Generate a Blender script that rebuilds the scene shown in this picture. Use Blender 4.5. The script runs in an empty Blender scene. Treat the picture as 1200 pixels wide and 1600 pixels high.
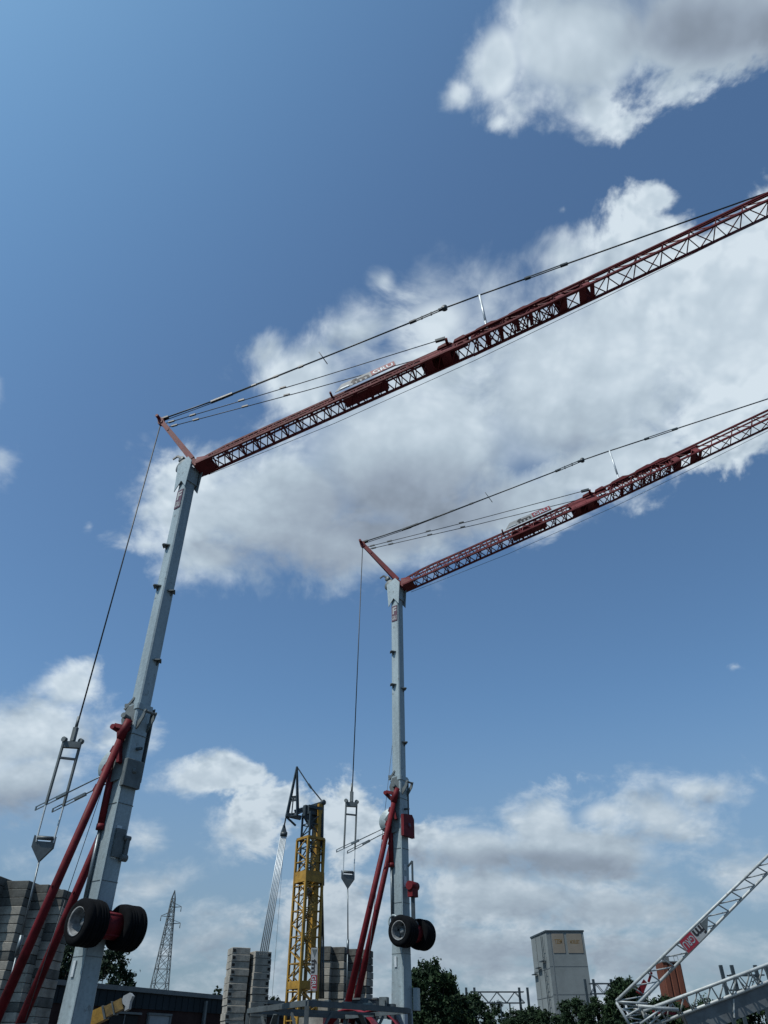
import bpy, math, random
from mathutils import Vector, Matrix
R = math.radians
scene = bpy.context.scene
COL = scene.collection

# ------------------------------------------------------------------ camera
F = 1130.0                                   # focal length in photo pixels (1200 x 1600)
TH = math.atan2(850.0, F)                    # upward pitch
CT, ST = math.cos(TH), math.sin(TH)
CZ = 1.7                                     # eye height
cam = bpy.data.cameras.new('camera')
cam.sensor_fit = 'VERTICAL'
cam.sensor_height = 36.0
cam.lens = 36.0 * F / 1600.0
cam.clip_start = 0.1
cam.clip_end = 5000
camo = bpy.data.objects.new('camera', cam)
COL.objects.link(camo)
camo.location = (0, 0, CZ)
camo.rotation_euler = (math.pi / 2 + TH, 0, 0)
scene.camera = camo
scene.render.resolution_x, scene.render.resolution_y = 768, 1024
scene.view_settings.view_transform = 'Standard'
scene.view_settings.look = 'None'
scene.view_settings.exposure = 0.0
scene.view_settings.gamma = 1.0

def at(px, py, Y):
    """world point seen at photo pixel (px, py) at ground distance Y"""
    cx, cy = (px - 600) / F, (800 - py) / F
    d = Vector((cx, CT - cy * ST, ST + cy * CT))
    return Vector((0, 0, CZ)) + d * (Y / d.y)

# ------------------------------------------------------------------ light
SUN_EL = R(56)
SUN_VEC = Vector((-0.87, -0.49, 0)).normalized() * math.cos(SUN_EL) + Vector((0, 0, math.sin(SUN_EL)))
sun = bpy.data.lights.new('sun', 'SUN')
sun.energy = 5.0
sun.angle = R(0.6)
sun.color = (1.0, 0.95, 0.88)
suno = bpy.data.objects.new('sun', sun)
COL.objects.link(suno)
suno.rotation_euler = SUN_VEC.to_track_quat('Z', 'Y').to_euler()
suno.location = (-40, -20, 60)

# ------------------------------------------------------------------ sky with clouds
world = bpy.data.worlds.new("World")
scene.world = world
world.use_nodes = True
try:
    world.cycles.sampling_method = 'MANUAL'
    world.cycles.sample_map_resolution = 256
except Exception:
    pass

class NB:
    """small node-tree builder"""
    def __init__(s, tree): s.t = tree
    def n(s, typ, **kw):
        k = s.t.nodes.new(typ)
        for a, b in kw.items(): setattr(k, a, b)
        return k
    def put(s, sock, v):
        if isinstance(v, bpy.types.NodeSocket): s.t.links.new(v, sock)
        elif v is not None: sock.default_value = v
    def m(s, op, a, b=None, c=None, clamp=False):
        k = s.n('ShaderNodeMath', operation=op, use_clamp=clamp)
        for i, v in enumerate((a, b, c)):
            if v is not None: s.put(k.inputs[i], v)
        return k.outputs[0]
    def v(s, op, a, b=None, scale=None):
        k = s.n('ShaderNodeVectorMath', operation=op)
        s.put(k.inputs[0], a)
        if b is not None: s.put(k.inputs[1], b)
        if scale is not None: s.put(k.inputs['Scale'], scale)
        return k.outputs['Value'] if op in ('LENGTH', 'DOT_PRODUCT') else k.outputs[0]
    def smooth(s, x, a, b, lo=0.0, hi=1.0):
        k = s.n('ShaderNodeMapRange', interpolation_type='SMOOTHSTEP')
        for i, v in enumerate((x, a, b, lo, hi)): s.put(k.inputs[i], v)
        return k.outputs[0]
    def mix(s, f, a, b, mode='MIX'):
        k = s.n('ShaderNodeMix', data_type='RGBA', blend_type=mode)
        s.put(k.inputs[0], f)
        for sock, v in ((k.inputs[6], a), (k.inputs[7], b)):
            if isinstance(v, tuple) and len(v) == 3: v = v + (1,)
            s.put(sock, v)
        return k.outputs[2]
    def noise(s, vec, scale, detail=4, rough=0.55, dist=0.0, dims='3D', lac=2.0):
        k = s.n('ShaderNodeTexNoise', noise_dimensions=dims)
        s.put(k.inputs['Vector'], vec)
        for nm, v in (('Scale', scale), ('Detail', detail), ('Roughness', rough), ('Distortion', dist), ('Lacunarity', lac)):
            s.put(k.inputs[nm], v)
        return k

def sky_xy(px, py):
    """stereographic sky-map coordinates (map centre: north, 37 degrees up)"""
    cx, cy = (px - 600) / F, (800 - py) / F
    L = math.sqrt(1 + cx * cx + cy * cy)
    return cx / (L + 1), cy / (L + 1), 1 / F / (L + 1)

# cloud masses of the sky map: x, y, half length, half height, tilt, strength
CLOUDS = [
    # the big cumulus bank
    (640, 700, 330, 225, 12, 1.0), (430, 790, 240, 140, 8, 1.0), (900, 590, 330, 230, 20, 1.0), (1180, 500, 300, 195, 25, 1.0),
    (480, 600, 120, 90, 20, .8), (300, 800, 120, 130, 20, .8), (690, 500, 150, 110, 20, .75),
    (1020, 430, 120, 140, 50, .75), (760, 480, 100, 120, 20, .6), (230, 850, 80, 50, 0, .6),
    (600, 440, 40, 40, 0, .45), (1035, 310, 32, 50, 80, .45), (1300, 450, 260, 180, 10, .9), (1190, 330, 60, 40, 10, .5),
    (420, 550, 55, 40, 20, .5), (1130, 640, 150, 90, 30, .7),
    (560, 850, 270, 85, 4, .9), (790, 790, 220, 85, 16, .95), (950, 720, 200, 85, 20, .9), (330, 870, 150, 70, 0, .8), (560, 520, 90, 60, 25, .6), (880, 400, 90, 60, 30, .6),
    # top right
    (900, 60, 200, 140, 0, 1.0), (1120, 20, 240, 130, 5, 1.0), (780, 100, 80, 120, 0, .8), (720, 150, 40, 40, 0, .6), (930, 170, 70, 55, 0, .7),
    (780, 190, 40, 35, 0, .5), (1100, -120, 400, 150, 0, 1.0),
    # left
    (40, 1150, 170, 85, 8, 1.0), (110, 1075, 60, 55, 0, .9), (30, 1220, 160, 80, 0, .9), (200, 1150, 80, 50, 10, .8), (-60, 1180, 200, 120, 0, 1.),
    (5, 720, 40, 42, 0, .5), (140, 822, 22, 24, 0, .25), (-30, 600, 30, 40, 0, .5),
    # small ones low down, mid left
    (330, 1212, 130, 40, 2, .75), (380, 1300, 85, 60, 0, .65), (220, 1310, 60, 45, 0, .6), (235, 1390, 85, 48, 16, .7), (440, 1250, 80, 40, 0, .5), (545, 1290, 90, 75, 0, .65),
    (300, 1470, 230, 60, 4, .6), (520, 1430, 170, 80, 0, .6), (100, 1340, 120, 60, 0, .4),
    # right bank low down
    (850, 1290, 90, 70, 0, .9), (740, 1325, 150, 60, 0, .9), (900, 1330, 230, 60, 0, 1.0), (1030, 1275, 130, 70, -6, .85), (1090, 1232, 150, 40, 4, .65), (950, 1270, 120, 50, 15, .7),
    (800, 1400, 300, 70, 0, .8), (960, 1420, 220, 60, 0, .8), (1180, 1370, 110, 70, 0, .75), (1150, 1042, 60, 26, 6, .16), (880, 327, 34, 24, 0, .3),
    (700, 1490, 340, 70, 0, .7), (1050, 1490, 300, 70, 0, .7), (400, 1560, 500, 60, 0, .6), (900, 1570, 500, 60, 0, .6),
]
# deep, sunless underparts of the same clouds
SHADES = [
    (610, 800, 300, 120, 6, .98), (470, 870, 250, 80, 0, .90), (860, 700, 220, 80, 18, .55), (1010, 650, 160, 70, 18, .32),
    (1090, 60, 200, 110, 0, .88), (1210, 60, 160, 90, 0, .9), (930, 130, 140, 90, 0, .5), (1100, -120, 400, 150, 0, 1.0),
    (20, 1265, 170, 50, 0, .95), (70, 1180, 110, 40, 0, .3),
    (860, 1350, 240, 30, 0, 1.1), (700, 1345, 130, 26, 0, .8), (990, 1310, 110, 30, 0, .55), (860, 1420, 300, 40, 0, .5), (380, 1480, 300, 60, 0, .45), (900, 1500, 500, 50, 0, .7),
]

def blob_group(name, blobs, round_=False):
    g = bpy.data.node_groups.new(name, 'ShaderNodeTree')
    g.interface.new_socket('Vector', in_out='INPUT', socket_type='NodeSocketVector')
    g.interface.new_socket('Value', in_out='OUTPUT', socket_type='NodeSocketFloat')
    b = NB(g)
    gi, go = b.n('NodeGroupInput'), b.n('NodeGroupOutput')
    acc = None
    for (px, py, rx, ry, ang, amp) in blobs:
        x, y, k = sky_xy(px, py)
        mp = b.n('ShaderNodeMapping', vector_type='TEXTURE')
        if acc is None: g.links.new(gi.outputs[0], mp.inputs['Vector'])
        else:                                        # chained, so that the renderer works the masses off one after the other
            ch = b.n('ShaderNodeVectorMath', operation='MULTIPLY_ADD')
            b.put(ch.inputs[0], acc); ch.inputs[1].default_value = (1e-9, 0, 0); b.put(ch.inputs[2], gi.outputs[0])
            g.links.new(ch.outputs[0], mp.inputs['Vector'])
        mp.inputs['Location'].default_value = (x, y, 0)
        mp.inputs['Rotation'].default_value = (0, 0, R(ang))
        mp.inputs['Scale'].default_value = (rx * k, ry * k, 1)
        q = b.v('LENGTH', mp.outputs[0])
        val = b.smooth(q, 1.3, 0.0, 0.0, amp) if round_ else b.m('MULTIPLY_ADD', q, -max(amp, .5), amp)
        acc = val if acc is None else b.m('SMOOTH_MAX', acc, val, 0.12)
    g.links.new(acc, go.inputs[0])
    return g

def noise_group(name, scale, det, rough, vscale, vdet, vamt, warp):
    """billowing cloud texture over a flat cloud layer seen from below"""
    g = bpy.data.node_groups.new(name, 'ShaderNodeTree')
    g.interface.new_socket('Vector', in_out='INPUT', socket_type='NodeSocketVector')
    g.interface.new_socket('Value', in_out='OUTPUT', socket_type='NodeSocketFloat')
    b = NB(g)
    gi, go = b.n('NodeGroupInput'), b.n('NodeGroupOutput')
    sp = b.n('ShaderNodeSeparateXYZ'); b.put(sp.inputs[0], gi.outputs[0])
    k = b.m('DIVIDE', 1.0, b.m('ADD', b.m('MAXIMUM', sp.outputs[2], -.2), .45))
    cm = b.n('ShaderNodeCombineXYZ')
    b.put(cm.inputs[0], b.m('MULTIPLY', sp.outputs[0], k)); b.put(cm.inputs[1], b.m('MULTIPLY', sp.outputs[1], k))
    p = cm.outputs[0]
    w = b.noise(p, 5.0, 2, .5, dims='2D').outputs['Color']
    w = b.v('SCALE', b.v('SUBTRACT', w, (.5, .5, .5)), scale=warp)
    p2 = b.v('ADD', p, w)
    f1 = b.noise(p2, scale, det, rough, 0, dims='2D').outputs['Fac']
    vo = b.n('ShaderNodeTexVoronoi', voronoi_dimensions='2D', feature='SMOOTH_F1')
    b.put(vo.inputs['Vector'], p2)
    vo.inputs['Scale'].default_value = vscale
    vo.inputs['Detail'].default_value = vdet
    vo.inputs['Roughness'].default_value = .6
    vo.inputs['Smoothness'].default_value = .45
    o = b.m('ADD', b.m('MULTIPLY_ADD', f1, 2.6, -1.3), b.m('MULTIPLY_ADD', vo.outputs['Distance'], -vamt, vamt * .45))
    g.links.new(o, go.inputs[0])
    return g

def build_sky():
    t = world.node_tree
    for k in list(t.nodes): t.nodes.remove(k)
    b = NB(t)
    out = b.n('ShaderNodeOutputWorld')
    d = b.n('ShaderNodeTexCoord').outputs['Generated']
    sky = b.n('ShaderNodeTexSky', sky_type='NISHITA')
    sky.sun_disc = False
    sky.sun_elevation = SUN_EL
    sky.sun_rotation = math.atan2(SUN_VEC.x, SUN_VEC.y)
    sky.altitude = 50
    sky.air_density = 1.0
    sky.dust_density = 1.0
    sky.ozone_density = 2.0
    # stereographic map of the sky dome, direction -> 2D
    den = b.m('ADD', b.v('DOT_PRODUCT', d, (0, CT, ST)), 1.0001)
    den = b.m('MAXIMUM', den, .02)
    cx = b.m('DIVIDE', b.v('DOT_PRODUCT', d, (1, 0, 0)), den)
    cy = b.m('DIVIDE', b.v('DOT_PRODUCT', d, (0, -ST, CT)), den)
    cmb = b.n('ShaderNodeCombineXYZ')
    b.put(cmb.inputs[0], cx); b.put(cmb.inputs[1], cy)
    p = cmb.outputs[0]
    cov_g, sh_g = blob_group('cloud_cover', CLOUDS), blob_group('cloud_shade', SHADES, True)
    no_g = noise_group('cloud_noise', 10.0, 9, .60, 24.0, 3, .26, .08)
    lo_g = noise_group('cloud_billow', 11.0, 4, .55, 26.0, 2, .70, .05)
    def call(g, vec):
        k = b.n('ShaderNodeGroup'); k.node_tree = g
        b.put(k.inputs[0], vec)
        return k.outputs[0]
    el = b.n('ShaderNodeSeparateXYZ'); b.put(el.inputs[0], d)
    elz = el.outputs[2]
    cov = call(cov_g, p)
    nz = call(no_g, d)
    def off(k): return b.v('ADD', d, (-.55 * k, -.50 * k, .67 * k))      # a step across the sky towards the sun
    lo0 = call(lo_g, d); lo1 = call(lo_g, off(.022)); lo2 = call(lo_g, off(.06))
    sh = call(sh_g, p)
    dens = b.m('ADD', b.m('MULTIPLY_ADD', cov, 1.45, -.06), b.m('MULTIPLY', nz, .66))
    dens = b.m('MAXIMUM', dens, b.m('MULTIPLY_ADD', cov, 3.0, -1.1))
    soften = b.noise(d, 3.2, 2, .5).outputs['Fac']                      # some edges crisp, some wispy
    alpha = b.smooth(dens, -.08, b.smooth(soften, .36, .60, .28, 1.15))
    # cloud light: sunlit relief, bright rims, grey deep parts
    rel = b.m('ADD', b.m('MULTIPLY', b.m('SUBTRACT', lo0, lo1), .36), b.m('MULTIPLY', b.m('SUBTRACT', lo0, lo2), .20))
    shade = b.smooth(b.m('ADD', sh, b.m('MULTIPLY', lo0, -.07)), .0, 1.05)
    soft = b.m('MULTIPLY_ADD', shade, -.72, 1.0)
    broad = b.noise(d, 5.0, 4, .55).outputs['Fac']
    base = b.m('ADD', b.m('MULTIPLY_ADD', shade, -.68, .83), b.m('MULTIPLY_ADD', broad, .34, -.15))
    lit = b.m('ADD', base, b.m('ADD', b.m('MULTIPLY', rel, b.m('MULTIPLY', soft, b.smooth(cov, .75, .18, .30, 1.0))), b.smooth(dens, .75, .05, 0, .22)), clamp=True)
    ramp = b.n('ShaderNodeValToRGB')
    b.put(ramp.inputs[0], lit)
    cr = ramp.color_ramp
    cr.elements[0].position = 0.0; cr.elements[0].color = (.165, .200, .250, 1)
    cr.elements[1].position = 1.0; cr.elements[1].color = (.68, .775, .85, 1)
    for pos, c in ((.25, (.305, .370, .455)), (.6, (.45, .545, .63)), (.82, (.56, .66, .745))):
        e = cr.elements.new(pos); e.color = c + (1,)
    cloud = ramp.outputs[0]
    # far cloud and thick air towards the horizon
    hz = b.smooth(elz, .40, .04)
    cloud = b.mix(b.m('MULTIPLY', hz, .45), cloud, (.235, .295, .365))
    skyc = b.mix(1.0, sky.outputs[0], (.86, 1.10, 1.20), 'MULTIPLY')
    # bright air round the sun (the sun itself stands outside the picture, up and to the left)
    glow = b.smooth(b.v('DOT_PRODUCT', d, tuple(SUN_VEC)), .46, .98, .106, .142)
    skyc = b.mix(b.smooth(b.v('DOT_PRODUCT', d, tuple(SUN_VEC)), .46, .95), skyc, b.mix(1.0, skyc, (.86, 1.02, .96), 'MULTIPLY'))
    skys = b.v('SCALE', skyc, scale=glow)
    skys = b.mix(b.m('MULTIPLY', hz, .78), skys, (.215, .29, .375))
    col = b.mix(b.m('MULTIPLY', alpha, .97), skys, cloud)
    bg = b.n('ShaderNodeBackground')
    b.put(bg.inputs['Color'], b.v('SCALE', col, scale=10.0))
    bg.inputs['Strength'].default_value = .1
    t.links.new(bg.outputs[0], out.inputs[0])
build_sky()

# ------------------------------------------------------------------ materials
def mat(name, base, rough=.5, metal=0.0, var=.25, scale=3.0, dark=None, streak=False, bump=0.0, spots=None, spec=.35):
    m = bpy.data.materials.new(name)
    m.use_nodes = True
    t = m.node_tree
    b = NB(t)
    bs = t.nodes['Principled BSDF']
    co = b.n('ShaderNodeTexCoord').outputs['Object']
    vec = co
    if streak:
        mp = b.n('ShaderNodeMapping'); b.put(mp.inputs[0], co); mp.inputs['Scale'].default_value = (1, 1, .12)
        vec = mp.outputs[0]
    n1 = b.noise(vec, scale, 6, .6).outputs['Fac']
    n2 = b.noise(co, scale * 7, 4, .6).outputs['Fac']
    f = b.m('ADD', b.m('MULTIPLY', n1, .7), b.m('MULTIPLY', n2, .3))
    f = b.smooth(f, .32, .68)
    dk = dark or tuple(c * (1 - var) for c in base)
    lt = tuple(min(1, c * (1 + var * .5)) for c in base)
    c = b.mix(f, dk, lt)
    if spots:
        n3 = b.noise(co, scale * 2.3, 8, .7).outputs['Fac']
        c = b.mix(b.smooth(n3, .58, .68), c, spots)
    b.put(bs.inputs['Base Color'], c)
    b.put(bs.inputs['Roughness'], b.m('MULTIPLY_ADD', n2, .25, rough - .12))
    bs.inputs['Metallic'].default_value = metal
    bs.inputs['Specular IOR Level'].default_value = spec
    if bump:
        bp = b.n('ShaderNodeBump'); bp.inputs['Strength'].default_value = bump; bp.inputs['Distance'].default_value = .02
        b.put(bp.inputs['Height'], b.m('ADD', n1, n2))
        t.links.new(bp.outputs[0], bs.inputs['Normal'])
    return m

M = dict(
    galv=mat('galvanised_steel', (.238, .298, .325), .46, .15, .30, 2.2, streak=True, spots=(.14, .165, .172), spec=.3),
    galv_dark=mat('dull_galvanised_steel', (.095, .115, .122), .55, .2, .3, 4),
    red=mat('red_crane_paint', (.105, .009, .014), .6, 0, .45, 3, spots=(.045, .010, .010), spec=.15),
    jib_red=mat('jib_red_paint', (.105, .017, .021), .65, 0, .4, 2.5, spots=(.055, .018, .018), spec=.15),
    rope=mat('steel_rope', (.035, .043, .05), .5, .3, .3, 20),
    rod=mat('steel_rod', (.10, .125, .14), .4, .5, .3, 12),
    pale=mat('pale_steel', (.42, .47, .50), .4, .2, .2, 6),
    rubber=mat('tyre_rubber', (.004, .005, .0065), .95, 0, .4, 9, spec=.08),
    rim=mat('wheel_rim_steel', (.13, .145, .155), .6, .2, .5, 10),
    white=mat('white_sign_board', (.27, .29, .30), .6, 0, .15, 8),
    black=mat('black_lettering', (.015, .016, .02), .6, 0, .2, 8),
    signred=mat('red_sign_panel', (.22, .02, .035), .5, 0, .2, 8),
    plate=mat('maroon_plate', (.06, .02, .045), .5, 0, .2, 8),
    yellow=mat('yellow_crane_paint', (.27, .155, .022), .5, 0, .4, 3, spots=(.12, .075, .025)),
    yellow_dark=mat('worn_yellow_paint', (.15, .10, .03), .55, 0, .45, 4, spots=(.06, .045, .03)),
    steelblue=mat('dark_grey_paint', (.028, .042, .052), .5, .1, .3, 5),
    concrete=mat('ballast_concrete', (.205, .202, .182), .9, 0, .40, 1.6, bump=.4, spots=(.095, .098, .09), spec=.1),
    concrete_pale=mat('dry_ballast_concrete', (.245, .24, .217), .9, 0, .35, 1.8, bump=.4, spots=(.12, .12, .113), spec=.1),
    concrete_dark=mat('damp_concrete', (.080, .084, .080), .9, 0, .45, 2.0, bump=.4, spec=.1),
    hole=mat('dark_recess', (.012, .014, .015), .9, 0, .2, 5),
    whitesteel=mat('weathered_white_steel', (.31, .345, .355), .5, .1, .3, 3, spots=(.16, .165, .16)),
    beam=mat('grey_box_beam', (.105, .12, .13), .5, .2, .3, 2),
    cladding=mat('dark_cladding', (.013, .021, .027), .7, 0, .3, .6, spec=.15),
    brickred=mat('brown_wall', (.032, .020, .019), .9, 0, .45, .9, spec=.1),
    trim=mat('grey_trim', (.10, .115, .12), .6, 0, .25, 2),
    door=mat('pale_door', (.20, .23, .25), .55, 0, .15, 1.2),
    silo=mat('grey_silo_cladding', (.145, .168, .175), .8, 0, .20, .12, spec=.1),
    silo2=mat('silo_joint', (.115, .135, .145), .75, 0, .2, .2),
    cream=mat('cream_panel', (.155, .142, .12), .8, 0, .14, .3),
    ochre=mat('ochre_lettering', (.12, .08, .03), .7, 0, .15, 1),
    orange=mat('orange_silo_paint', (.105, .041, .028), .75, 0, .25, .25, spec=.1),
    orange_dark=mat('orange_silo_groove', (.070, .025, .018), .8, 0, .2, .3),
    deck=mat('grey_deck_steel', (.065, .08, .088), .6, .2, .35, 3),
    bark=mat('bark', (.045, .036, .028), .9, 0, .4, 3),
)

def leaf_mat(name, c1, c2):
    m = bpy.data.materials.new(name); m.use_nodes = True
    t = m.node_tree; b = NB(t); bs = t.nodes['Principled BSDF']
    co = b.n('ShaderNodeTexCoord').outputs['Object']
    n1 = b.noise(co, .7, 3, .6).outputs['Fac']
    n2 = b.noise(co, 6, 2, .6).outputs['Fac']
    f = b.smooth(b.m('ADD', b.m('MULTIPLY', n1, .6), b.m('MULTIPLY', n2, .4)), .35, .65)
    b.put(bs.inputs['Base Color'], b.mix(f, c1, c2))
    bs.inputs['Roughness'].default_value = .75
    bs.inputs['Specular IOR Level'].default_value = .12
    return m
M['leaf'] = leaf_mat('foliage', (.008, .018, .010), (.020, .040, .016))
M['leaf_dark'] = leaf_mat('dark_foliage', (.006, .014, .009), (.015, .030, .015))

# ------------------------------------------------------------------ mesh builder
class MB:
    def __init__(s): s.v, s.f, s.sm = [], [], []
    def add(s, vs, fs, smooth=False):
        o = len(s.v)
        s.v += [tuple(p) for p in vs]
        s.f += [tuple(i + o for i in f) for f in fs]
        s.sm += [smooth] * len(fs)
        return s
    def hexa(s, c):                                  # 8 corners: bottom ring then top ring
        return s.add(c, [(3, 2, 1, 0), (4, 5, 6, 7), (0, 1, 5, 4), (1, 2, 6, 5), (2, 3, 7, 6), (3, 0, 4, 7)])
    def box(s, c, size, yaw=0.0, mat4=None):
        hx, hy, hz = (k / 2 for k in size)
        q = Matrix.Rotation(yaw, 3, 'Z') if mat4 is None else mat4
        c = Vector(c)
        return s.hexa([c + q @ Vector(p) for p in ((-hx, -hy, -hz), (hx, -hy, -hz), (hx, hy, -hz), (-hx, hy, -hz), (-hx, -hy, hz), (hx, -hy, hz), (hx, hy, hz), (-hx, hy, hz))])
    def bbox(s, c, size, yaw=0.0, bev=.02):
        """box with chamfered vertical edges and top"""
        hx, hy, hz = (k / 2 for k in size)
        q = Matrix.Rotation(yaw, 3, 'Z'); c = Vector(c)
        def ring(ix, z):
            x, y = hx - ix, hy - ix
            r = [(-x + bev, -y), (x - bev, -y), (x, -y + bev), (x, y - bev), (x - bev, y), (-x + bev, y), (-x, y - bev), (-x, -y + bev)]
            return [c + q @ Vector((a, b_, z)) for a, b_ in r]
        vs = ring(0, -hz) + ring(0, hz - bev) + ring(bev, hz)
        fs = [tuple(range(7, -1, -1)), tuple(range(16, 24))]
        for k in (0, 8):
            fs += [(k + i, k + (i + 1) % 8, k + 8 + (i + 1) % 8, k + 8 + i) for i in range(8)]
        return s.add(vs, fs)
    def frame(s, p, q, up=(0, 0, 1)):
        z = (Vector(q) - Vector(p)).normalized()
        u = Vector(up)
        if abs(z.dot(u)) > .98: u = Vector((1, 0, 0))
        x = u.cross(z).normalized()
        return x, z.cross(x), z
    def bar(s, p, q, w, h=None, w2=None, h2=None, up=(0, 0, 1)):
        h = w if h is None else h
        w2 = w if w2 is None else w2; h2 = h if h2 is None else h2
        x, y, z = s.frame(p, q, up)
        p, q = Vector(p), Vector(q)
        c = []
        for o, a, b_ in ((p, w / 2, h / 2), (q, w2 / 2, h2 / 2)):
            c += [o - x * a - y * b_, o + x * a - y * b_, o + x * a + y * b_, o - x * a + y * b_]
        return s.hexa(c)
    def tube(s, p, q, r, n=8, r2=None, smooth=True):
        r2 = r if r2 is None else r2
        x, y, z = s.frame(p, q)
        p, q = Vector(p), Vector(q)
        vs = []
        for o, rr in ((p, r), (q, r2)):
            vs += [o + x * (rr * math.cos(2 * math.pi * i / n)) + y * (rr * math.sin(2 * math.pi * i / n)) for i in range(n)]
        s.add(vs, [(i, (i + 1) % n, n + (i + 1) % n, n + i) for i in range(n)], smooth)
        o = len(s.v) - 2 * n
        s.f += [tuple(o + i for i in range(n - 1, -1, -1)), tuple(o + n + i for i in range(n))]; s.sm += [False, False]
        return s
    def poly(s, pts, r, n=6):
        for a, b_ in zip(pts[:-1], pts[1:]): s.tube(a, b_, r, n)
        return s
    def lathe(s, c, axis, prof, n=32, smooth=True):
        """prof: list of (distance along axis, radius)"""
        axis = Vector(axis).normalized(); c = Vector(c)
        u = Vector((0, 0, 1)) if abs(axis.z) < .9 else Vector((1, 0, 0))
        x = u.cross(axis).normalized(); y = axis.cross(x)
        vs = []
        for a, r in prof:
            vs += [c + axis * a + x * (r * math.cos(2 * math.pi * i / n)) + y * (r * math.sin(2 * math.pi * i / n)) for i in range(n)]
        fs = []
        for k in range(len(prof) - 1):
            fs += [(k * n + i, k * n + (i + 1) % n, (k + 1) * n + (i + 1) % n, (k + 1) * n + i) for i in range(n)]
        return s.add(vs, fs, smooth)
    def prism(s, pts, off):
        """polygon (3D points) pushed out by the vector off"""
        n = len(pts); off = Vector(off)
        a = [Vector(p) for p in pts]
        return s.add(a + [p + off for p in a], [tuple(range(n - 1, -1, -1)), tuple(range(n, 2 * n))] + [(i, (i + 1) % n, n + (i + 1) % n, n + i) for i in range(n)])
    def build(s, name, m, parent=None):
        me = bpy.data.meshes.new(name)
        me.from_pydata(s.v, [], s.f)
        me.materials.append(m)
        me.polygons.foreach_set('use_smooth', s.sm)
        me.update()
        o = bpy.data.objects.new(name, me)
        COL.objects.link(o)
        if parent is not None: o.parent = parent
        return o

def tag(o, label=None, cat=None, group=None, kind=None):
    if label: o['label'] = label
    if cat: o['category'] = cat
    if group: o['group'] = group
    if kind or cat: o['kind'] = kind or 'thing'
    return o
def empty(name, loc, rz=0.0):
    o = bpy.data.objects.new(name, None)
    o.empty_display_size = .3
    COL.objects.link(o)
    o.location = loc; o.rotation_euler = (0, 0, rz)
    return o
def copy_tree(o, parent=None):
    c = o.copy(); COL.objects.link(c)
    if parent is not None: c.parent = parent
    for ch in list(o.children): copy_tree(ch, c)
    return c

_text_cache = {}
def text_mesh(body, size, thick=.0):
    """(verts, faces, width) of flat letters, baseline at y=0, starting at x=0"""
    key = (body, thick)
    if key not in _text_cache:
        cu = bpy.data.curves.new('lettering', 'FONT')
        cu.body = body; cu.size = 1.0; cu.offset = thick; cu.resolution_u = 3
        ob = bpy.data.objects.new('lettering_tmp', cu)
        COL.objects.link(ob)
        bpy.context.view_layer.update()
        dg = bpy.context.evaluated_depsgraph_get()
        me = bpy.data.meshes.new_from_object(ob.evaluated_get(dg))
        vs = [tuple(v.co) for v in me.vertices]; fs = [tuple(p.vertices) for p in me.polygons]
        bpy.data.objects.remove(ob); bpy.data.meshes.remove(me); bpy.data.curves.remove(cu)
        _text_cache[key] = (vs, fs)
    vs, fs = _text_cache[key]
    x0 = min(v[0] for v in vs); x1 = max(v[0] for v in vs)
    return [((v[0] - x0) * size, v[1] * size) for v in vs], fs, (x1 - x0) * size
def letters(mb, body, origin, xdir, ydir, height, width=None, thick=.02, lift=.004, nrm=None):
    vs, fs, w = text_mesh(body, height / .72, thick)
    k = 1.0 if width is None else width / w
    o, x, y = Vector(origin), Vector(xdir), Vector(ydir)
    n = x.cross(y).normalized() if nrm is None else Vector(nrm)
    mb.add([o + x * (a * k) + y * c + n * lift for a, c in vs], fs)
    return w * k

# ------------------------------------------------------------------ ground
def ground_z(y): 
    u = min(1, max(0, (y - 20.5) / 5.0)); return .95 * u * u * (3 - 2 * u)
g = MB()
ys = [-1500, -200, -30, 0, 10, 18, 20.5, 21.5, 22.5, 23.5, 24.5, 25.5, 30, 60, 150, 500, 2500]
xs = [-2500, -300, -60, -20, 0, 20, 60, 300, 2500]
for y in ys:
    for x in xs: g.v.append((x, y, ground_z(y)))
for j in range(len(ys) - 1):
    for i in range(len(xs) - 1):
        a = j * len(xs) + i
        g.f.append((a, a + 1, a + 1 + len(xs), a + len(xs))); g.sm.append(False)
tag(g.build('ground', mat('gravel_yard', (.075, .074, .067), .95, 0, .35, .35, bump=.4)), kind='structure')
GZ = .95                                              # level of the yard behind the first crane

# ------------------------------------------------------------------ the two red and grey self-erecting cranes
YAW = math.atan2(-.271, .9625)                        # jib points right and a little towards the camera
MYAW = R(-21)                                         # the mast tube's own turn against the jib plane

def lattice(mb, P, Q, w, h, bay, r_ch, r_d, cross=False, flip=False, squeeze0=1.0):
    """triangular truss from P to Q (points of the bottom plane's centre line); s = crane-local y"""
    P, Q = Vector(P), Vector(Q)
    L = (Q - P).length; ax = (Q - P) / L
    up = Vector((-ax.z, 0, ax.x)); sd = Vector((0, 1, 0))
    n = max(2, round(L / bay))
    def pt(i, k):
        u = i / n
        o = P + (Q - P) * u
        sq = squeeze0 + (1 - squeeze0) * min(1, u * L / 1.2)
        if k == 't': return o + up * h * sq
        return o + sd * (w / 2 * (-1 if k == 'a' else 1))
    for k in 'abt':
        mb.bar(pt(0, k), pt(n, k), r_ch * 2, r_ch * 2) if squeeze0 == 1.0 or k != 't' else [mb.bar(pt(i, k), pt(i + 1, k), r_ch * 2) for i in range(n)]
    for i in range(n):
        j = i + .5
        for (k1, k2) in (('a', 'b'), ('a', 't'), ('b', 't')):
            mb.bar(pt(i, k1), pt(j, k2), r_d * 2); mb.bar(pt(j, k2), pt(i + 1, k1), r_d * 2)
            if cross: mb.bar(pt(i, k1), pt(i, k2), r_d * 2)
    return up, ax

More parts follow.
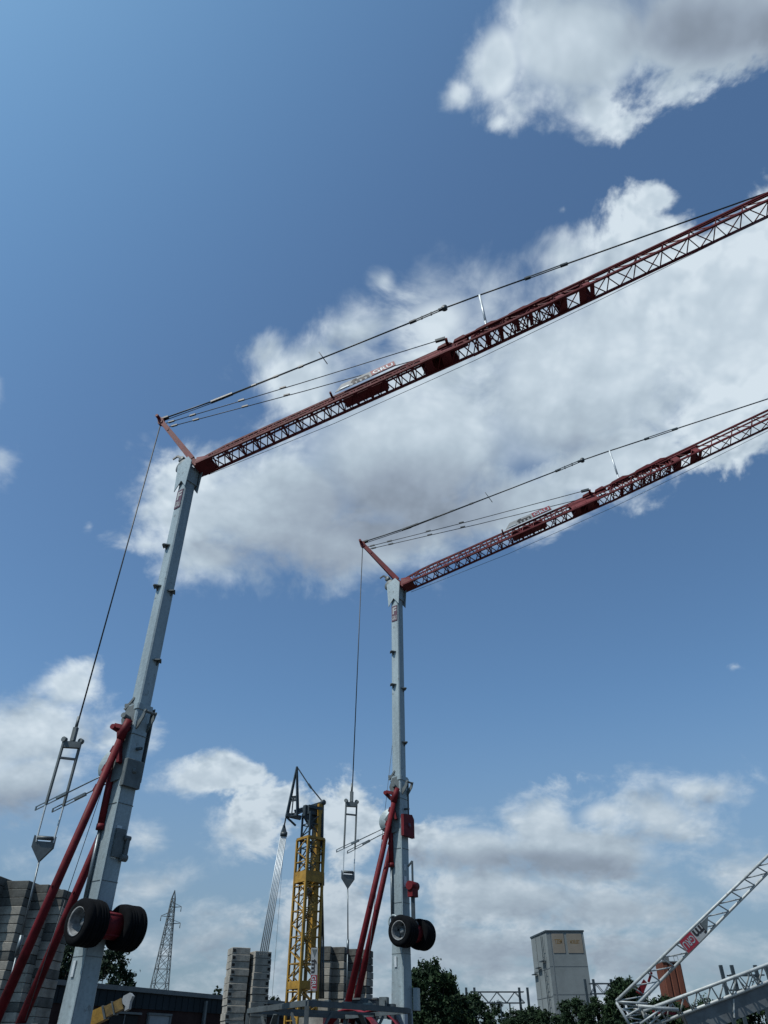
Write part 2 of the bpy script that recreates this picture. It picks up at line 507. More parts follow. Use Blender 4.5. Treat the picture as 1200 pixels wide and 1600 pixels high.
def make_crane():
    root = empty('tower_crane', (-6.48, 18.5, 0), YAW)
    RM = Matrix.Rotation(MYAW, 3, 'Z')
    ex, ey = RM @ Vector((1, 0, 0)), RM @ Vector((0, 1, 0))         # right-hand face / far face normals of the mast
    V = Vector
    def tube_mast(mb, z0, z1, w, w1=None, bev=.035):
        w1 = w if w1 is None else w1
        vs = []
        for z, ww in ((z0, w), (z1, w1)):
            a = ww / 2
            for x, y in ((-a + bev, -a), (a - bev, -a), (a, -a + bev), (a, a - bev), (a - bev, a), (-a + bev, a), (-a, a - bev), (-a, -a + bev)):
                vs.append(ex * x + ey * y + V((0, 0, z)))
        mb.add(vs, [tuple(range(7, -1, -1)), tuple(range(8, 16))] + [(i, (i + 1) % 8, 8 + (i + 1) % 8, 8 + i) for i in range(8)])
    m = MB(); tube_mast(m, 1.2, 3.4, .53, .47); tube_mast(m, 3.4, 9.05, .47, .45); tube_mast(m, 8.97, 9.12, .50, .50)
    m.bar(ex * .245 + ey * -.245 + V((0, 0, 1.9)), ex * .225 + ey * -.225 + V((0, 0, 7.6)), .03, .03)
    om = m.build('outer_mast', M['galv'], root)
    m = MB(); tube_mast(m, 9.1, 16.9, .39, .38)
    m.build('inner_mast', M['galv'], root)
    # slots, patches and bolts on the outer mast
    for z, sx, hh in ((3.2, -.02, .30), (5.55, .27, .34), (6.0, .27, .2)):
        m = MB()
        m.box(ex * (.0 if sx < 0 else .0) + ey * -.255 + ex * -.05 + V((0, 0, z)) if sx < 0 else ex * .232 + ey * -.05 + V((0, 0, z)), (.09, .03, hh) if sx < 0 else (.03, .14, hh), MYAW)
        m.build('slot_plate', M['pale'], root)
    m = MB()
    m.box(ex * .26 + ey * .0 + V((0, 0, 5.72)), (.07, .26, .62), MYAW)
    m.box(ex * .27 + ey * .20 + V((0, 0, 5.62)), (.16, .10, .46), MYAW); m.tube(ex * .30 + ey * .1 + V((0, 0, 5.42)), ex * .30 + ey * .27 + V((0, 0, 5.42)), .08, 10); m.tube(ex * .30 + ey * .1 + V((0, 0, 5.85)), ex * .30 + ey * .27 + V((0, 0, 5.85)), .06, 10)
    m.build('guide_bracket', M['galv_dark'], root)
    for z in (3.42, 4.9, 6.6, 8.3):
        m = MB(); tube_mast(m, z, z + .01, .486, .486); m.build('weld_seam', M['galv_dark'], om)
    # mast head with its pulley
    m = MB(); tube_mast(m, 16.72, 17.35, .46, .44)
    for sy in (-1, 1):
        m.prism([ex * -.27 + ey * (.24 * sy) + V((0, 0, 16.4)), ex * .0 + ey * (.24 * sy) + V((0, 0, 16.75)), ex * .27 + ey * (.24 * sy) + V((0, 0, 16.4)), ex * .34 + ey * (.24 * sy) + V((0, 0, 17.45)), ex * .1 + ey * (.24 * sy) + V((0, 0, 17.75)), ex * -.36 + ey * (.24 * sy) + V((0, 0, 17.55))], ey * (.025 * sy))
    hd = m.build('mast_head', M['galv'], root)
    m = MB(); m.lathe(V((-.26, 0, 17.52)) - ey * .12, ey, [(-.02, .02), (-.02, .26), (.04, .21), (.2, .21), (.26, .26), (.26, .02)], 24)
    m.lathe(V((-.42, 0, 17.93)) - ey * .05, ey, [(0, .01), (0, .12), (.1, .12), (.1, .01)], 16)
    m.build('pulley', M['galv_dark'], hd)
    m = MB(); m.bar((-.12, 0, 17.75), (-.62, 0, 18.13), .07); m.bar((-.62, 0, 18.13), (-.78, 0, 18.02), .05); m.bar((-.45, 0, 18.0), (-.40, 0, 17.6), .06)
    m.build('rope_guide', M['steelblue'], root)
    # name plate on the left face
    m = MB(); pc = ey * -.204
    m.box(ex * .0 + pc + V((0, 0, 16.02)), (.28, .012, .74), MYAW)
    pl = m.build('name_plate', M['plate'], root)
    m = MB()
    letters(m, 'F', ex * -.09 + ey * -.211 + V((0, 0, 16.0)), ex, V((0, 0, 1)), .32, .20, .03)
    letters(m, 'GRU', ex * -.12 + ey * -.211 + V((0, 0, 15.71)), ex, V((0, 0, 1)), .20, .24, .02)
    m.build('lettering', M['white'], pl)
    # step brackets
    for (z, a) in ((14.2, -1), (12.75, -.2), (12.6, 1), (10.4, 1)):
        m = MB()
        c = (ey * -.195 + ex * (-.10)) if a < 0 else (ex * .19 + ey * .08)
        dr = (-ey) if a < 0 else ex
        sd = ex if a < 0 else ey
        m.prism([c + V((0, 0, z)) - sd * .16, c + V((0, 0, z)) + sd * .16, c + dr * .16 + sd * .03 + V((0, 0, z + .01)), c + dr * .16 - sd * .03 + V((0, 0, z + .01))], V((0, 0, .035)))
        m.prism([c + V((0, 0, z)), c + V((0, 0, z - .12)), c + dr * .12 + V((0, 0, z))], sd * .03)
        m.build('step_bracket', M['galv_dark'], root)
    # collar where the braces meet the outer mast
    m = MB()
    for sy in (-1, 1):
        o = ey * (.255 * sy)
        m.prism([o + V((-.40, 0, 7.6)), o + V((-.12, 0, 7.12)), o + V((.20, 0, 7.2)), o + V((.20, 0, 9.12)), o + V((-.10, 0, 9.05)), o + V((-.22, 0, 8.72)), o + V((-.02, 0, 8.1))], ey * (.025 * sy))
    m.tube(V((-.1, -.52, 8.72)), V((-.1, .52, 8.72)), .07, 10)
    m.box(V((-.18, 0, 9.15)), (.40, .34, .07)); m.bar((-.36, -.15, 9.02), (-.12, -.15, 9.34), .06); m.bar((-.36, .15, 9.02), (-.12, .15, 9.34), .06)
    col = m.build('mast_collar', M['galv_dark'], root)
    m = MB(); m.lathe(V((-.30, -.12, 7.55)), (0, 1, 0), [(-.06, .02), (-.06, .43), (.02, .37), (.12, .37), (.2, .43), (.2, .02)], 28)
    m.build('pulley', M['galv'], col)
    m = MB()
    for sy in (-.16, .16):
        o = ey * sy
        m.prism([o + ex * .20 + V((0, 0, 8.62)), o + ex * .33 + V((0, 0, 8.72)), o + ex * .44 + V((0, 0, 8.92)), o + ex * .52 + V((0, 0, 8.90)), o + ex * .46 + V((0, 0, 8.70)), o + ex * .30 + V((0, 0, 8.50)), o + ex * .20 + V((0, 0, 8.40))], ey * .03)
    m.tube(ex * .47 + ey * -.17 + V((0, 0, 8.86)), ex * .47 + ey * .2 + V((0, 0, 8.86)), .035, 8)
    m.build('lug', M['galv_dark'], col)
    m = MB(); m.bar(ex * .22 + V((0, 0, 7.95)), ex * .42 + V((0, 0, 7.93)), .07, .06)
    m.build('pin', M['steelblue'], col)
    m = MB(); m.bbox(ex * .27 + ey * -.02 + V((0, 0, 7.32)), (.14, .52, .66), MYAW, .015)
    m.lathe(ex * .338 + ey * -.02 + V((0, 0, 7.38)), ex, [(0, .07), (.02, .07), (.02, .0)], 12)
    m.build('guide_box', M['galv_dark'], root)
    # red braces
    for sy in (-.40, .40):
        m = MB()
        a, c = V((.02, sy, 8.62)), V((-1.58, sy * 1.02, 2.45))
        m.tube(a, a + (c - a) * .08, .10, 14); m.tube(a + (c - a) * .08, c + (c - a) * .14, .088, 14, .112)
        for u in (.62,): m.bar(a + (c - a) * u + V((0, -.13, 0)), a + (c - a) * u + V((0, .13, 0)), .04, .03)
        for k in range(4): m.bar(a + (c - a) * (.03 + .075 * k) + V((-.10, 0, 0)), a + (c - a) * (.055 + .075 * k) + V((-.12, 0, 0)), .05, .05)
        m.build('brace', M['red'], root)
    # lever and hydraulic cylinder beside the mast
    m = MB(); m.bar((-.42, -.30, 8.55), (.02, -.33, 8.42), .13, .10); m.bar((-.22, -.34, 8.35), (-.04, -.34, 7.55), .15, .08); m.tube((-.44, -.4, 8.5), (-.44, .4, 8.5), .07, 10)
    m.build('lever', M['red'], root)
    m = MB(); m.tube((-.30, -.2, 7.75), (-.27, -.2, 6.05), .085, 14); m.tube((-.27, -.2, 6.15), (-.27, -.2, 6.02), .10, 14)
    cy = m.build('hydraulic_cylinder', M['red'], root)
    m = MB(); m.tube((-.27, -.2, 6.05), (-.25, -.2, 4.3), .045, 12)
    m.build('piston_rod', M['rod'], cy)
    m = MB(); m.lathe(ey * -.30 + ex * -.10 + V((0, 0, 4.35)), ey, [(0, .21), (-.02, .21), (-.02, .15), (0, .15)], 20); m.bar(ey * -.29 + ex * -.24 + V((0, 0, 4.2)), ey * -.29 + ex * .05 + V((0, 0, 4.2)), .05, .2)
    m.build('cable_eye', M['galv'], root)
    # transport axle folded up on the mast, one wheel each side
    ac = ex * .46 + V((0, 0, 4.0))
    m = MB(); m.box(ac, (.40, .46, .42), MYAW); m.tube(ac - ey * .5, ac + ey * .5, .09, 14)
    m.lathe(ac, ey, [(-.30, .0), (-.30, .27), (.30, .27), (.30, 0)], 24); m.box(ac - ex * .17 + V((0, 0, .22)), (.1, .4, .2), MYAW)
    ax = m.build('wheel_axle', M['red'], root)
    for sy in (-1, 1):
        c = ac + ey * (.40 * sy)
        m = MB(); dr = ey * sy
        prof = [(-.16, .27), (-.17, .33), (-.165, .41), (-.13, .445), (-.07, .455), (-.065, .44), (-.055, .44), (-.05, .457), (0, .46), (.005, .445), (.015, .445), (.02, .46), (.07, .457), (.075, .44), (.085, .44), (.09, .456), (.15, .455), (.21, .457), (.215, .44), (.225, .44), (.23, .457), (.30, .46), (.34, .445), (.375, .41), (.38, .33), (.37, .27)]
        m.lathe(c, dr, prof, 48)
        m.build('tyre', M['rubber'], ax)
        m = MB(); m.lathe(c, dr, [(-.16, .27), (-.10, .25), (.12, .235), (.33, .25), (.375, .275), (.385, .285), (.36, .255), (.16, .225), (.13, .16), (.15, .14), (.16, .09), (.22, .075), (.22, .0)], 40)
        for k in range(8):
            an = 2 * math.pi * k / 8; rr = (ex * math.cos(an) + V((0, 0, 1)) * math.sin(an)) * .118
            m.tube(c + dr * .145 + rr, c + dr * .185 + rr, .014, 6)
        m.build('rim', M['rim'], ax)
        for k in range(5):
            an = 2 * math.pi * (k + .3) / 5; rr = (ex * math.cos(an) + V((0, 0, 1)) * math.sin(an)) * .185
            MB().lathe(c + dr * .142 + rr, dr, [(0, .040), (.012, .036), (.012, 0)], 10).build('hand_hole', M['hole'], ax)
    # red strut that carries the stays over the jib root
    m = MB(); a, t = V((.08, 0, 17.72)), V((-1.70, 0, 20.14))
    for sy in (-1, 1):
        m.bar(a + V((0, .16 * sy, 0)), t + V((0, .09 * sy, 0)), .05, .21, .05, .15)
        m.bar(a + V((0, .16 * sy, -.06)), V((.34, .16 * sy, 17.40)), .05, .16)
    dd = (t - a)
    for u in (.12, .3, .5, .7, .9): m.bar(a + dd * u - V((0, .15, 0)), a + dd * u + V((0, .15, 0)), .06, .10)
    m.bar(a + dd * .18, a + dd * .93, .14, .03)
    m.tube(t - V((0, .26, 0)), t + V((0, .26, 0)), .06, 10); m.prism([t + V((-.10, -.06, .06)), t + V((.16, -.06, .02)), t + V((.20, -.06, -.36)), t + V((-.02, -.06, -.22))], V((0, .12, 0)))
    m.build('stay_strut', M['red'], root)
    # jib: two hinged lattice sections
    B0, B1, B2 = V((.36, 0, 17.33)), V((9.75, 0, 20.42)), V((25.5, 0, 26.15))
    m = MB()
    up, axv = lattice(m, B0, B1, .60, .56, .52, .036, .015, True, squeeze0=.75)
    for sy in (-1, 1): m.prism([B0 + V((-.08, .28 * sy, -.10)), B0 + axv * .50 + V((0, .3 * sy, 0)), B0 + axv * .38 + up * .44 + V((0, .03 * sy, 0)), B0 + V((-.14, .12 * sy, .46))], V((0, .02, 0)))
    m.prism([B0 + V((-.05, -.3, -.08)), B0 + V((.45, -.3, .11)), B0 + V((.45, .3, .11)), B0 + V((-.05, .3, -.08))], V((0, 0, .02)))
    # folded inner pieces lying in the lattice
    for sy in (-.12, .12): m.bar(B0 + axv * .6 + up * .30 + V((0, sy, 0)), B1 + up * .36 + V((0, sy, 0)), .05, .05)
    j1 = m.build('jib_section', M['jib_red'], root)
    m = MB()
    up2, ax2 = lattice(m, B1, B2, .64, .62, .98, .036, .014, False)
    for sy in (-.14, .14): m.bar(B1 + up2 * .52 + V((0, sy, 0)), B2 + up2 * .56 + V((0, sy, 0)), .055, .055)
    lattice(m, B1 + ax2 * .2, B1 + ax2 * 3.4, .60, .50, .45, .03, .017, True)
    j2 = m.build('jib_section', M['jib_red'], root)
    def plate(mb, P, A, U, x0, x1, y0, y1, hole=True, th=.02, sy=0.0):
        lean = lambda y: V((0, sy * (1 - y / .62), 0))          # on the sloping side of the triangular truss
        mb.prism([P + A * x0 + U * y0 + lean(y0), P + A * x1 + U * y0 + lean(y0), P + A * x1 + U * y1 + lean(y1), P + A * x0 + U * y1 + lean(y1)], V((0, th, 0)))
    m = MB()
    for (x0, x1) in ((8.25, 8.5), (8.85, 9.15)):
        m.box(B0 + axv * (x0 + x1) / 2 + up * .02, (x1 - x0, .56, .03), mat4=Matrix((axv, (0, 1, 0), up)).transposed())
        for sy in (-.3, .28): plate(m, B0, axv, up, x0 - .1, x1 + .25, 0, .55, sy=sy)
    MB().bar(B0 + axv * 5.0 + up * .57 + V((0, -.26, 0)), B0 + axv * 5.0 + up * .57 + V((0, .26, 0)), .06).build('sign_bracket', M['jib_red'], j1)
    for x0 in (8.85, 9.45): m.prism([B0 + axv * x0 + up * .54 + V((0, -.1, 0)), B0 + axv * (x0 + .55) + up * .54 + V((0, -.1, 0)), B0 + axv * (x0 + .42) + up * .68 + V((0, -.1, 0)), B0 + axv * (x0 + .08) + up * .64 + V((0, -.1, 0))], V((0, .2, 0)))
    m.bar(B0 + axv * 9.25 + up * .60 + V((0, -.31, 0)), B0 + axv * 9.25 + up * .60 + V((0, .31, 0)), .09, .07)
    m.build('gusset_plate', M['jib_red'], j1)
    m = MB()
    m.box(B0 + axv * 6.1 + up * .03 + V((0, -.03, 0)), (1.55, .36, .025), mat4=Matrix((axv, (0, 1, 0), up)).transposed())
    plate(m, B0, axv, up, 5.3, 6.85, .08, .46, sy=.26)
    m.build('cover_panel', M['jib_red'], j1)
    m = MB()
    mt2 = Matrix((ax2, (0, 1, 0), up2)).transposed()
    for (x0, x1) in ((3.25, 3.5), (3.95, 4.2), (4.35, 4.5)):
        m.box(B1 + ax2 * (x0 + x1) / 2 + up2 * .02, (x1 - x0, .6, .03), mat4=mt2)
    for (x0, x1) in ((2.6, 4.6),):
        for sy in (-.335, .315): plate(m, B1, ax2, up2, x0, x1, .40, .60, sy=sy); plate(m, B1, ax2, up2, 3.2, 3.5, .0, .60, sy=sy); plate(m, B1, ax2, up2, 4.2, 4.45, .0, .6, sy=sy)
    for x0 in (.35, 1.55, 2.2): m.prism([B1 + ax2 * x0 + up2 * .6 + V((0, -.1, 0)), B1 + ax2 * (x0 + .95) + up2 * .60 + V((0, -.1, 0)), B1 + ax2 * (x0 + .7) + up2 * .70 + V((0, -.1, 0)), B1 + ax2 * (x0 + .15) + up2 * .66 + V((0, -.1, 0))], V((0, .2, 0)))
    for x0 in (.6, 1.1, 1.7, 2.2): m.box(B1 + ax2 * x0 + up2 * .04 + V((0, .0, 0)), (.12, .5, .04), mat4=mt2)
    m.build('gusset_plate', M['jib_red'], j2)
    # sign board standing on the jib
    S0 = B0 + axv * 5.15 + up * .57 + V((0, -.16, 0))
    m = MB(); m.prism([S0, S0 + axv * 2.25, S0 + axv * 2.25 + up * .25, S0 + axv * .30 + up * .25], V((0, .02, 0)))
    sg = m.build('sign_board', M['white'], root)
    m = MB(); fr = V((0, -1, 0))
    letters(m, 'fm', S0 + axv * .62 + up * .03 + fr * .002, axv, up, .20, .66, .035, .004)
    m.build('lettering', M['black'], sg)
    m = MB(); m.prism([S0 + axv * 1.36 + fr * .012 + up * .02, S0 + axv * 2.22 + fr * .012 + up * .02, S0 + axv * 2.22 + fr * .012 + up * .235, S0 + axv * 1.36 + fr * .012 + up * .235], V((0, .010, 0)))
    m.build('red_panel', M['signred'], sg)
    m = MB(); letters(m, 'GRU', S0 + axv * 1.42 + up * .045 + fr * .013, axv, up, .155, .74, .02, .004)
    m.build('lettering', M['pale'], sg)
    m = MB(); m.prism([S0 + axv * .16 + up * .03 + fr * .012, S0 + axv * .56 + up * .03 + fr * .012, S0 + axv * .50 + up * .07 + fr * .012, S0 + axv * .26 + up * .07 + fr * .012], V((0, .008, 0)))
    m.build('emblem', M['pale'], sg)
    # upper tie line over the jib
    T = [V(p) for p in ((-1.68, 0, 20.16), (.75, 0, 20.63), (4.48, 0, 21.58), (7.67, 0, 22.42), (8.95, 0, 22.80), (10.22, 0, 23.07), (11.84, 0, 23.38), (13.1, 0, 23.64), (20.1, 0, 24.98), (24.0, 0, 26.22))]
    m = MB()
    for i, (a, c) in enumerate(zip(T[:-1], T[1:])):
        if i in (3, 6):
            d = (c - a).normalized(); u = V((-d.z, 0, d.x))
            for k in (-1, 1): m.bar(a + u * .045 * k, c + u * .045 * k, .03, .03)
        else: m.tube(a, c, .028 if i < 8 else .024, 8)
    d01 = (T[1] - T[0]).normalized()
    m.tube(T[0] + V((0, .06, -.05)), T[1] + V((0, .02, -.06)), .016, 6)
    m.tube(T[1] + V((0, 0, -.06)), T[2] + V((0, 0, -.02)), .014, 6)
    tie = m.build('tie_line', M['rope'], root)
    for i, ln in ((0, .3), (1, .34), (1, -.5), (3, .25), (4, -.22), (6, .2), (7, .26)):
        d = (T[i + 1] - T[i]).normalized()
        MB().bar(T[i], T[i] + d * ln, .10, .07).build('shackle', M['steelblue'], tie)
    for u in (.35, .62): MB().bar(T[3] + (T[4] - T[3]) * u - V((0, 0, .07)), T[3] + (T[4] - T[3]) * u + V((0, 0, .07)), .06, .05).build('spacer', M['steelblue'], tie)
    MB().lathe(T[4] - V((0, .07, 0)), (0, 1, 0), [(0, 0), (0, .10), (.14, .10), (.14, 0)], 12).build('joint_pin', M['steelblue'], tie)
    for u in (.28, .5, .75): MB().bar(T[1] + (T[2] - T[1]) * u, T[1] + (T[2] - T[1]) * (u + .05), .07, .06).build('shackle', M['steelblue'], tie)
    m = MB(); m.tube(T[2] + V((-.13, -.12, .22)), T[2] + V((.13, .12, -.24)), .016, 6)
    m.build('cross_rod', M['rope'], tie)
    m = MB(); m.tube(T[5], V((10.32, 0, 21.35)), .042, 8); m.tube(V((10.30, 0, 21.6)), V((10.33, 0, 21.2)), .045, 8)
    m.build('tie_post', M['pale'], root)
    # lower pair of stay rods from strut to jib
    for sy in (-1, 1):
        a, c = V((-1.45, .10 * sy, 19.78)), B0 + axv * 9.25 + up * .66 + V((0, .28 * sy, 0))
        m = MB(); m.poly([a, a + (c - a) * .5 + V((0, 0, -.05)), c], .016, 6)
        rd = m.build('stay_rod', M['rope'], root)
        for u in (.02, .10, .28, .43): MB().bar(a + (c - a) * u, a + (c - a) * (u + .022), .06, .055).build('shackle', M['steelblue'], rd)
        MB().bar(c, c - (c - a).normalized() * .35, .09, .10).build('end_fitting', M['steelblue'], rd)
    # back stay: rope, link frame, plate, rod
    m = MB(); m.tube((-1.64, 0, 19.95), (-1.84, 0, 8.75), .021, 8)
    m.build('back_stay_rope', M['rope'], root)
    m = MB(); k = V((-1.86, 0, 8.5))
    m.bar(k + V((0, 0, .25)), k + V((0, 0, -.12)), .10, .11); m.bar(k + V((-.2, -.1, -.22)), k + V((.2, .1, -.22)), .12, .16); m.tube(k + V((0, 0, .55)), k + V((0, 0, .2)), .04, 8)
    for sx in (-1, 1):
        o = V((.17 * sx, .12 * sx, 0))
        m.bar(k + o + V((0, 0, -.10)), k + o + V((-.03, 0, -1.75)), .06, .05)
        m.tube(k + o + V((0, -.05, -.1)), k + o + V((0, .05, -.1)), .07, 10)
    m.bar(k + V((-.16, -.12, -.58)), k + V((.16, .12, -.58)), .06, .05)
    m.build('link_frame', M['galv_dark'], root)
    m = MB()
    for sx in (-1, 1):
        o = V((.17 * sx, .12 * sx, 0))
        m.bar(k + o + V((-.03, 0, -1.75)), k + o * .95 + V((-.04, 0, -2.62)), .035, .03)
    m.build('link_bar', M['pale'], root)
    m = MB(); k2 = V((-1.92, 0, 5.78)); px_ = V((.17, .12, 0))
    m.prism([k2 - px_ * 1.15 + V((0, -.03, .25)), k2 - px_ * 1.15 + V((0, -.03, -.02)), k2 + V((0, -.03, -.34)), k2 + px_ * 1.15 + V((0, -.03, -.02)), k2 + px_ * 1.15 + V((0, -.03, .25)), k2 + px_ * .75 + V((0, -.03, .12)), k2 - px_ * .75 + V((0, -.03, .12))], V((0, .06, 0)))
    m.tube(k2 - px_ * .9 + V((0, 0, .2)), k2 + px_ * .9 + V((0, 0, .2)), .05, 8)
    m.build('end_plate', M['galv_dark'], root)
    m = MB(); m.tube((-1.92, 0, 5.5), (-1.86, 0, 3.9), .022, 8); m.tube((-1.86, 0, 3.9), (-1.86, 0, 3.5), .045, 8); m.tube((-1.86, 0, 3.6), (-1.84, 0, 2.0), .022, 8)
    m.build('back_stay_rod', M['rod'], root)
    for sx in (-1, 1):
        o = V((-1.89 + .17 * sx, .12 * sx, 6.78)); q = V((-.16, .22 * sx, 7.45))
        d = (q - o).normalized(); u = V((0, 1, 0))
        m = MB()
        a = o - d * .30
        for kk in (-1, 1): m.bar(a + V((0, 0, .04 * kk)), o + d * .35 + V((0, 0, .04 * kk)), .02, .022)
        m.bar(a + V((0, 0, -.05)), a + V((0, 0, .05)), .03, .03); m.bar(o + d * .3, o + d * .6, .07, .07); m.tube(o + d * .5, q, .017, 6)
        m.build('spacer_rod', M['rod'], root)
    # hoist rope behind the mast and rope under the jib
    m = MB(); m.tube((-.22, .2, 11.2), (-1.0, .1, 4.6), .008, 6); m.tube((-1.0, .1, 4.6), (-1.25, .05, 2.3), .008, 6)
    m.build('hoist_rope', M['rope'], root)
    m = MB(); m.poly([V((.6, .2, 17.2)), V((5, .2, 18.42)), V((9.8, .2, 20.02)), V((14, .2, 21.62)), V((20, .2, 24.0))], .009, 6)
    m.build('trolley_rope', M['rod'], root)
    # slewing frame and chassis, mostly below the picture
    m = MB()
    for sy in (-.42, .42): m.bar((-2.3, sy, 1.25), (.7, sy, 1.25), .14, .5)
    for x in (-2.2, -1.0, .6): m.bar((x, -.42, 1.25), (x, .42, 1.25), .2, .4)
    m.tube((0, 0, 1.1), (0, 0, 1.5), .75, 28)
    m.build('slewing_frame', M['red'], root)
    m = MB(); m.box((-1.35, .30, 1.95), (1.0, .7, .5)); m.lathe((-1.2, -.15, 1.85), (0, 1, 0), [(0, 0), (0, .36), (.5, .36), (.5, 0)], 20)
    m.build('winch_box', M['steelblue'], root)
    m = MB(); m.box((-1.35, .30, 2.225), (1.1, .8, .045)); m.build('winch_lid', M['galv_dark'], root)
    m = MB()
    for k in range(4): m.box((-2.75, 0, .75 + .28 * k), (.8, 1.6, .27))
    m.build('ballast', M['concrete'], root)
    m = MB()
    m.box((0, 0, .95), (1.6, 1.6, .5))
    for a in (45, 135, 225, 315):
        d = V((math.cos(R(a)), math.sin(R(a)), 0))
        m.bar(d * .6 + V((0, 0, .9)), d * 2.9 + V((0, 0, .75)), .25, .32, .2, .24); m.tube(d * 2.8 + V((0, 0, .06)), d * 2.8 + V((0, 0, .9)), .07, 12); m.tube(d * 2.8 + V((0, 0, 0)), d * 2.8 + V((0, 0, .07)), .28, 16)
    m.build('chassis', M['steelblue'], root)
    return root, ex, ey

c1, MEX, MEY = make_crane()
c2 = copy_tree(c1)
c2.location = (.57, 27.75, GZ)
tag(c1, 'larger grey masted crane with dark red jib, rising in front of the warehouse', 'crane', 'self erecting cranes with red lattice jibs')
tag(c2, 'smaller grey masted crane with red jib and red box on its collar, further back', 'crane', 'self erecting cranes with red lattice jibs')
# what only the second crane has: a red guide box and a red hook assembly hung on its mast, red covers at its foot
for ch in list(c2.children):
    if ch.name.startswith('guide_box'):
        bpy.data.objects.remove(ch)
    elif ch.name.startswith('guide_bracket'):
        bpy.data.objects.remove(ch)
m = MB()
V = Vector
oo = MEX * .30 + MEY * -.02
m.prism([oo + MEY * -.32 + V((0, 0, 6.98)), oo + MEY * .34 + V((0, 0, 6.98)), oo + MEY * .34 + V((0, 0, 7.62)), oo + MEY * .22 + V((0, 0, 7.76)), oo + MEY * -.32 + V((0, 0, 7.70))], MEX * .12)
m.build('guide_box', M['red'], c2)
m = MB(); m.lathe(oo + MEX * .12 + MEY * .02 + V((0, 0, 7.36)), MEX, [(0, .08), (.02, .08), (.02, 0)], 12)
m.build('pin', M['plate'], c2)
m = MB(); hb = MEX * .50 + MEY * .02 + V((0, 0, 5.28))
m.box(hb, (.20, .34, .44), MYAW); m.tube(hb + MEY * -.22 + V((0, 0, .12)), hb + MEY * .22 + V((0, 0, .12)), .14, 14); m.tube(hb + MEY * .2 + V((0, 0, .25)), hb + MEY * .2 + V((0, 0, -.15)), .04, 8)
hk = m.build('hook_block', M['red'], c2)
m = MB(); m.bar(hb + V((0, 0, .9)), hb + V((0, 0, .2)), .06); m.bar(hb + V((0, 0, .9)), hb - MEX * .18 + V((0, 0, .75)), .05)
m.bar(hb + V((0, 0, -.2)), hb + V((.0, 0, -1.05)), .13, .11); m.lathe(hb + V((0, 0, -1.08)) - MEY * .08, MEY, [(0, 0), (0, .16), (.16, .16), (.16, 0)], 16)
m.build('hook', M['steelblue'], hk)
# curved red guards over the slewing ring of the second crane
def guard(cx, sy, w, r, a0, a1):
    m = MB(); n = 14; vs = []
    for i in range(n + 1):
        a = R(a0 + (a1 - a0) * i / n)
        for rr, s_ in ((r, -w / 2), (r, w / 2), (r - .03, w / 2), (r - .03, -w / 2)):
            vs.append((cx + rr * math.cos(a), sy + s_, .92 + rr * math.sin(a)))
    fs = []
    for i in range(n):
        for k in range(4): fs.append((i * 4 + k, i * 4 + (k + 1) % 4, i * 4 + 4 + (k + 1) % 4, i * 4 + 4 + k))
    m.add(vs, fs, False)
    return m.build('wheel_guard', M['signred'], c2)
guard(-1.40, -.85, .8, 1.0, 10, 170)
guard(-.75, -.50, .5, .98, 15, 110)
m = MB(); m.box((-.42, -.6, 1.95), (.24, .3, .55)); m.box((-.42, -.77, 2.0), (.16, .06, .3))
m.build('control_box', M['galv_dark'], c2)
m = MB(); m.box((-.2, -.5, 1.85), (.2, .3, .4)); m.build('motor', M['steelblue'], c2)
m = MB(); m.box((.42, .25, 2.2), (.16, .3, .6)); m.build('side_plate', M['galv'], c2)

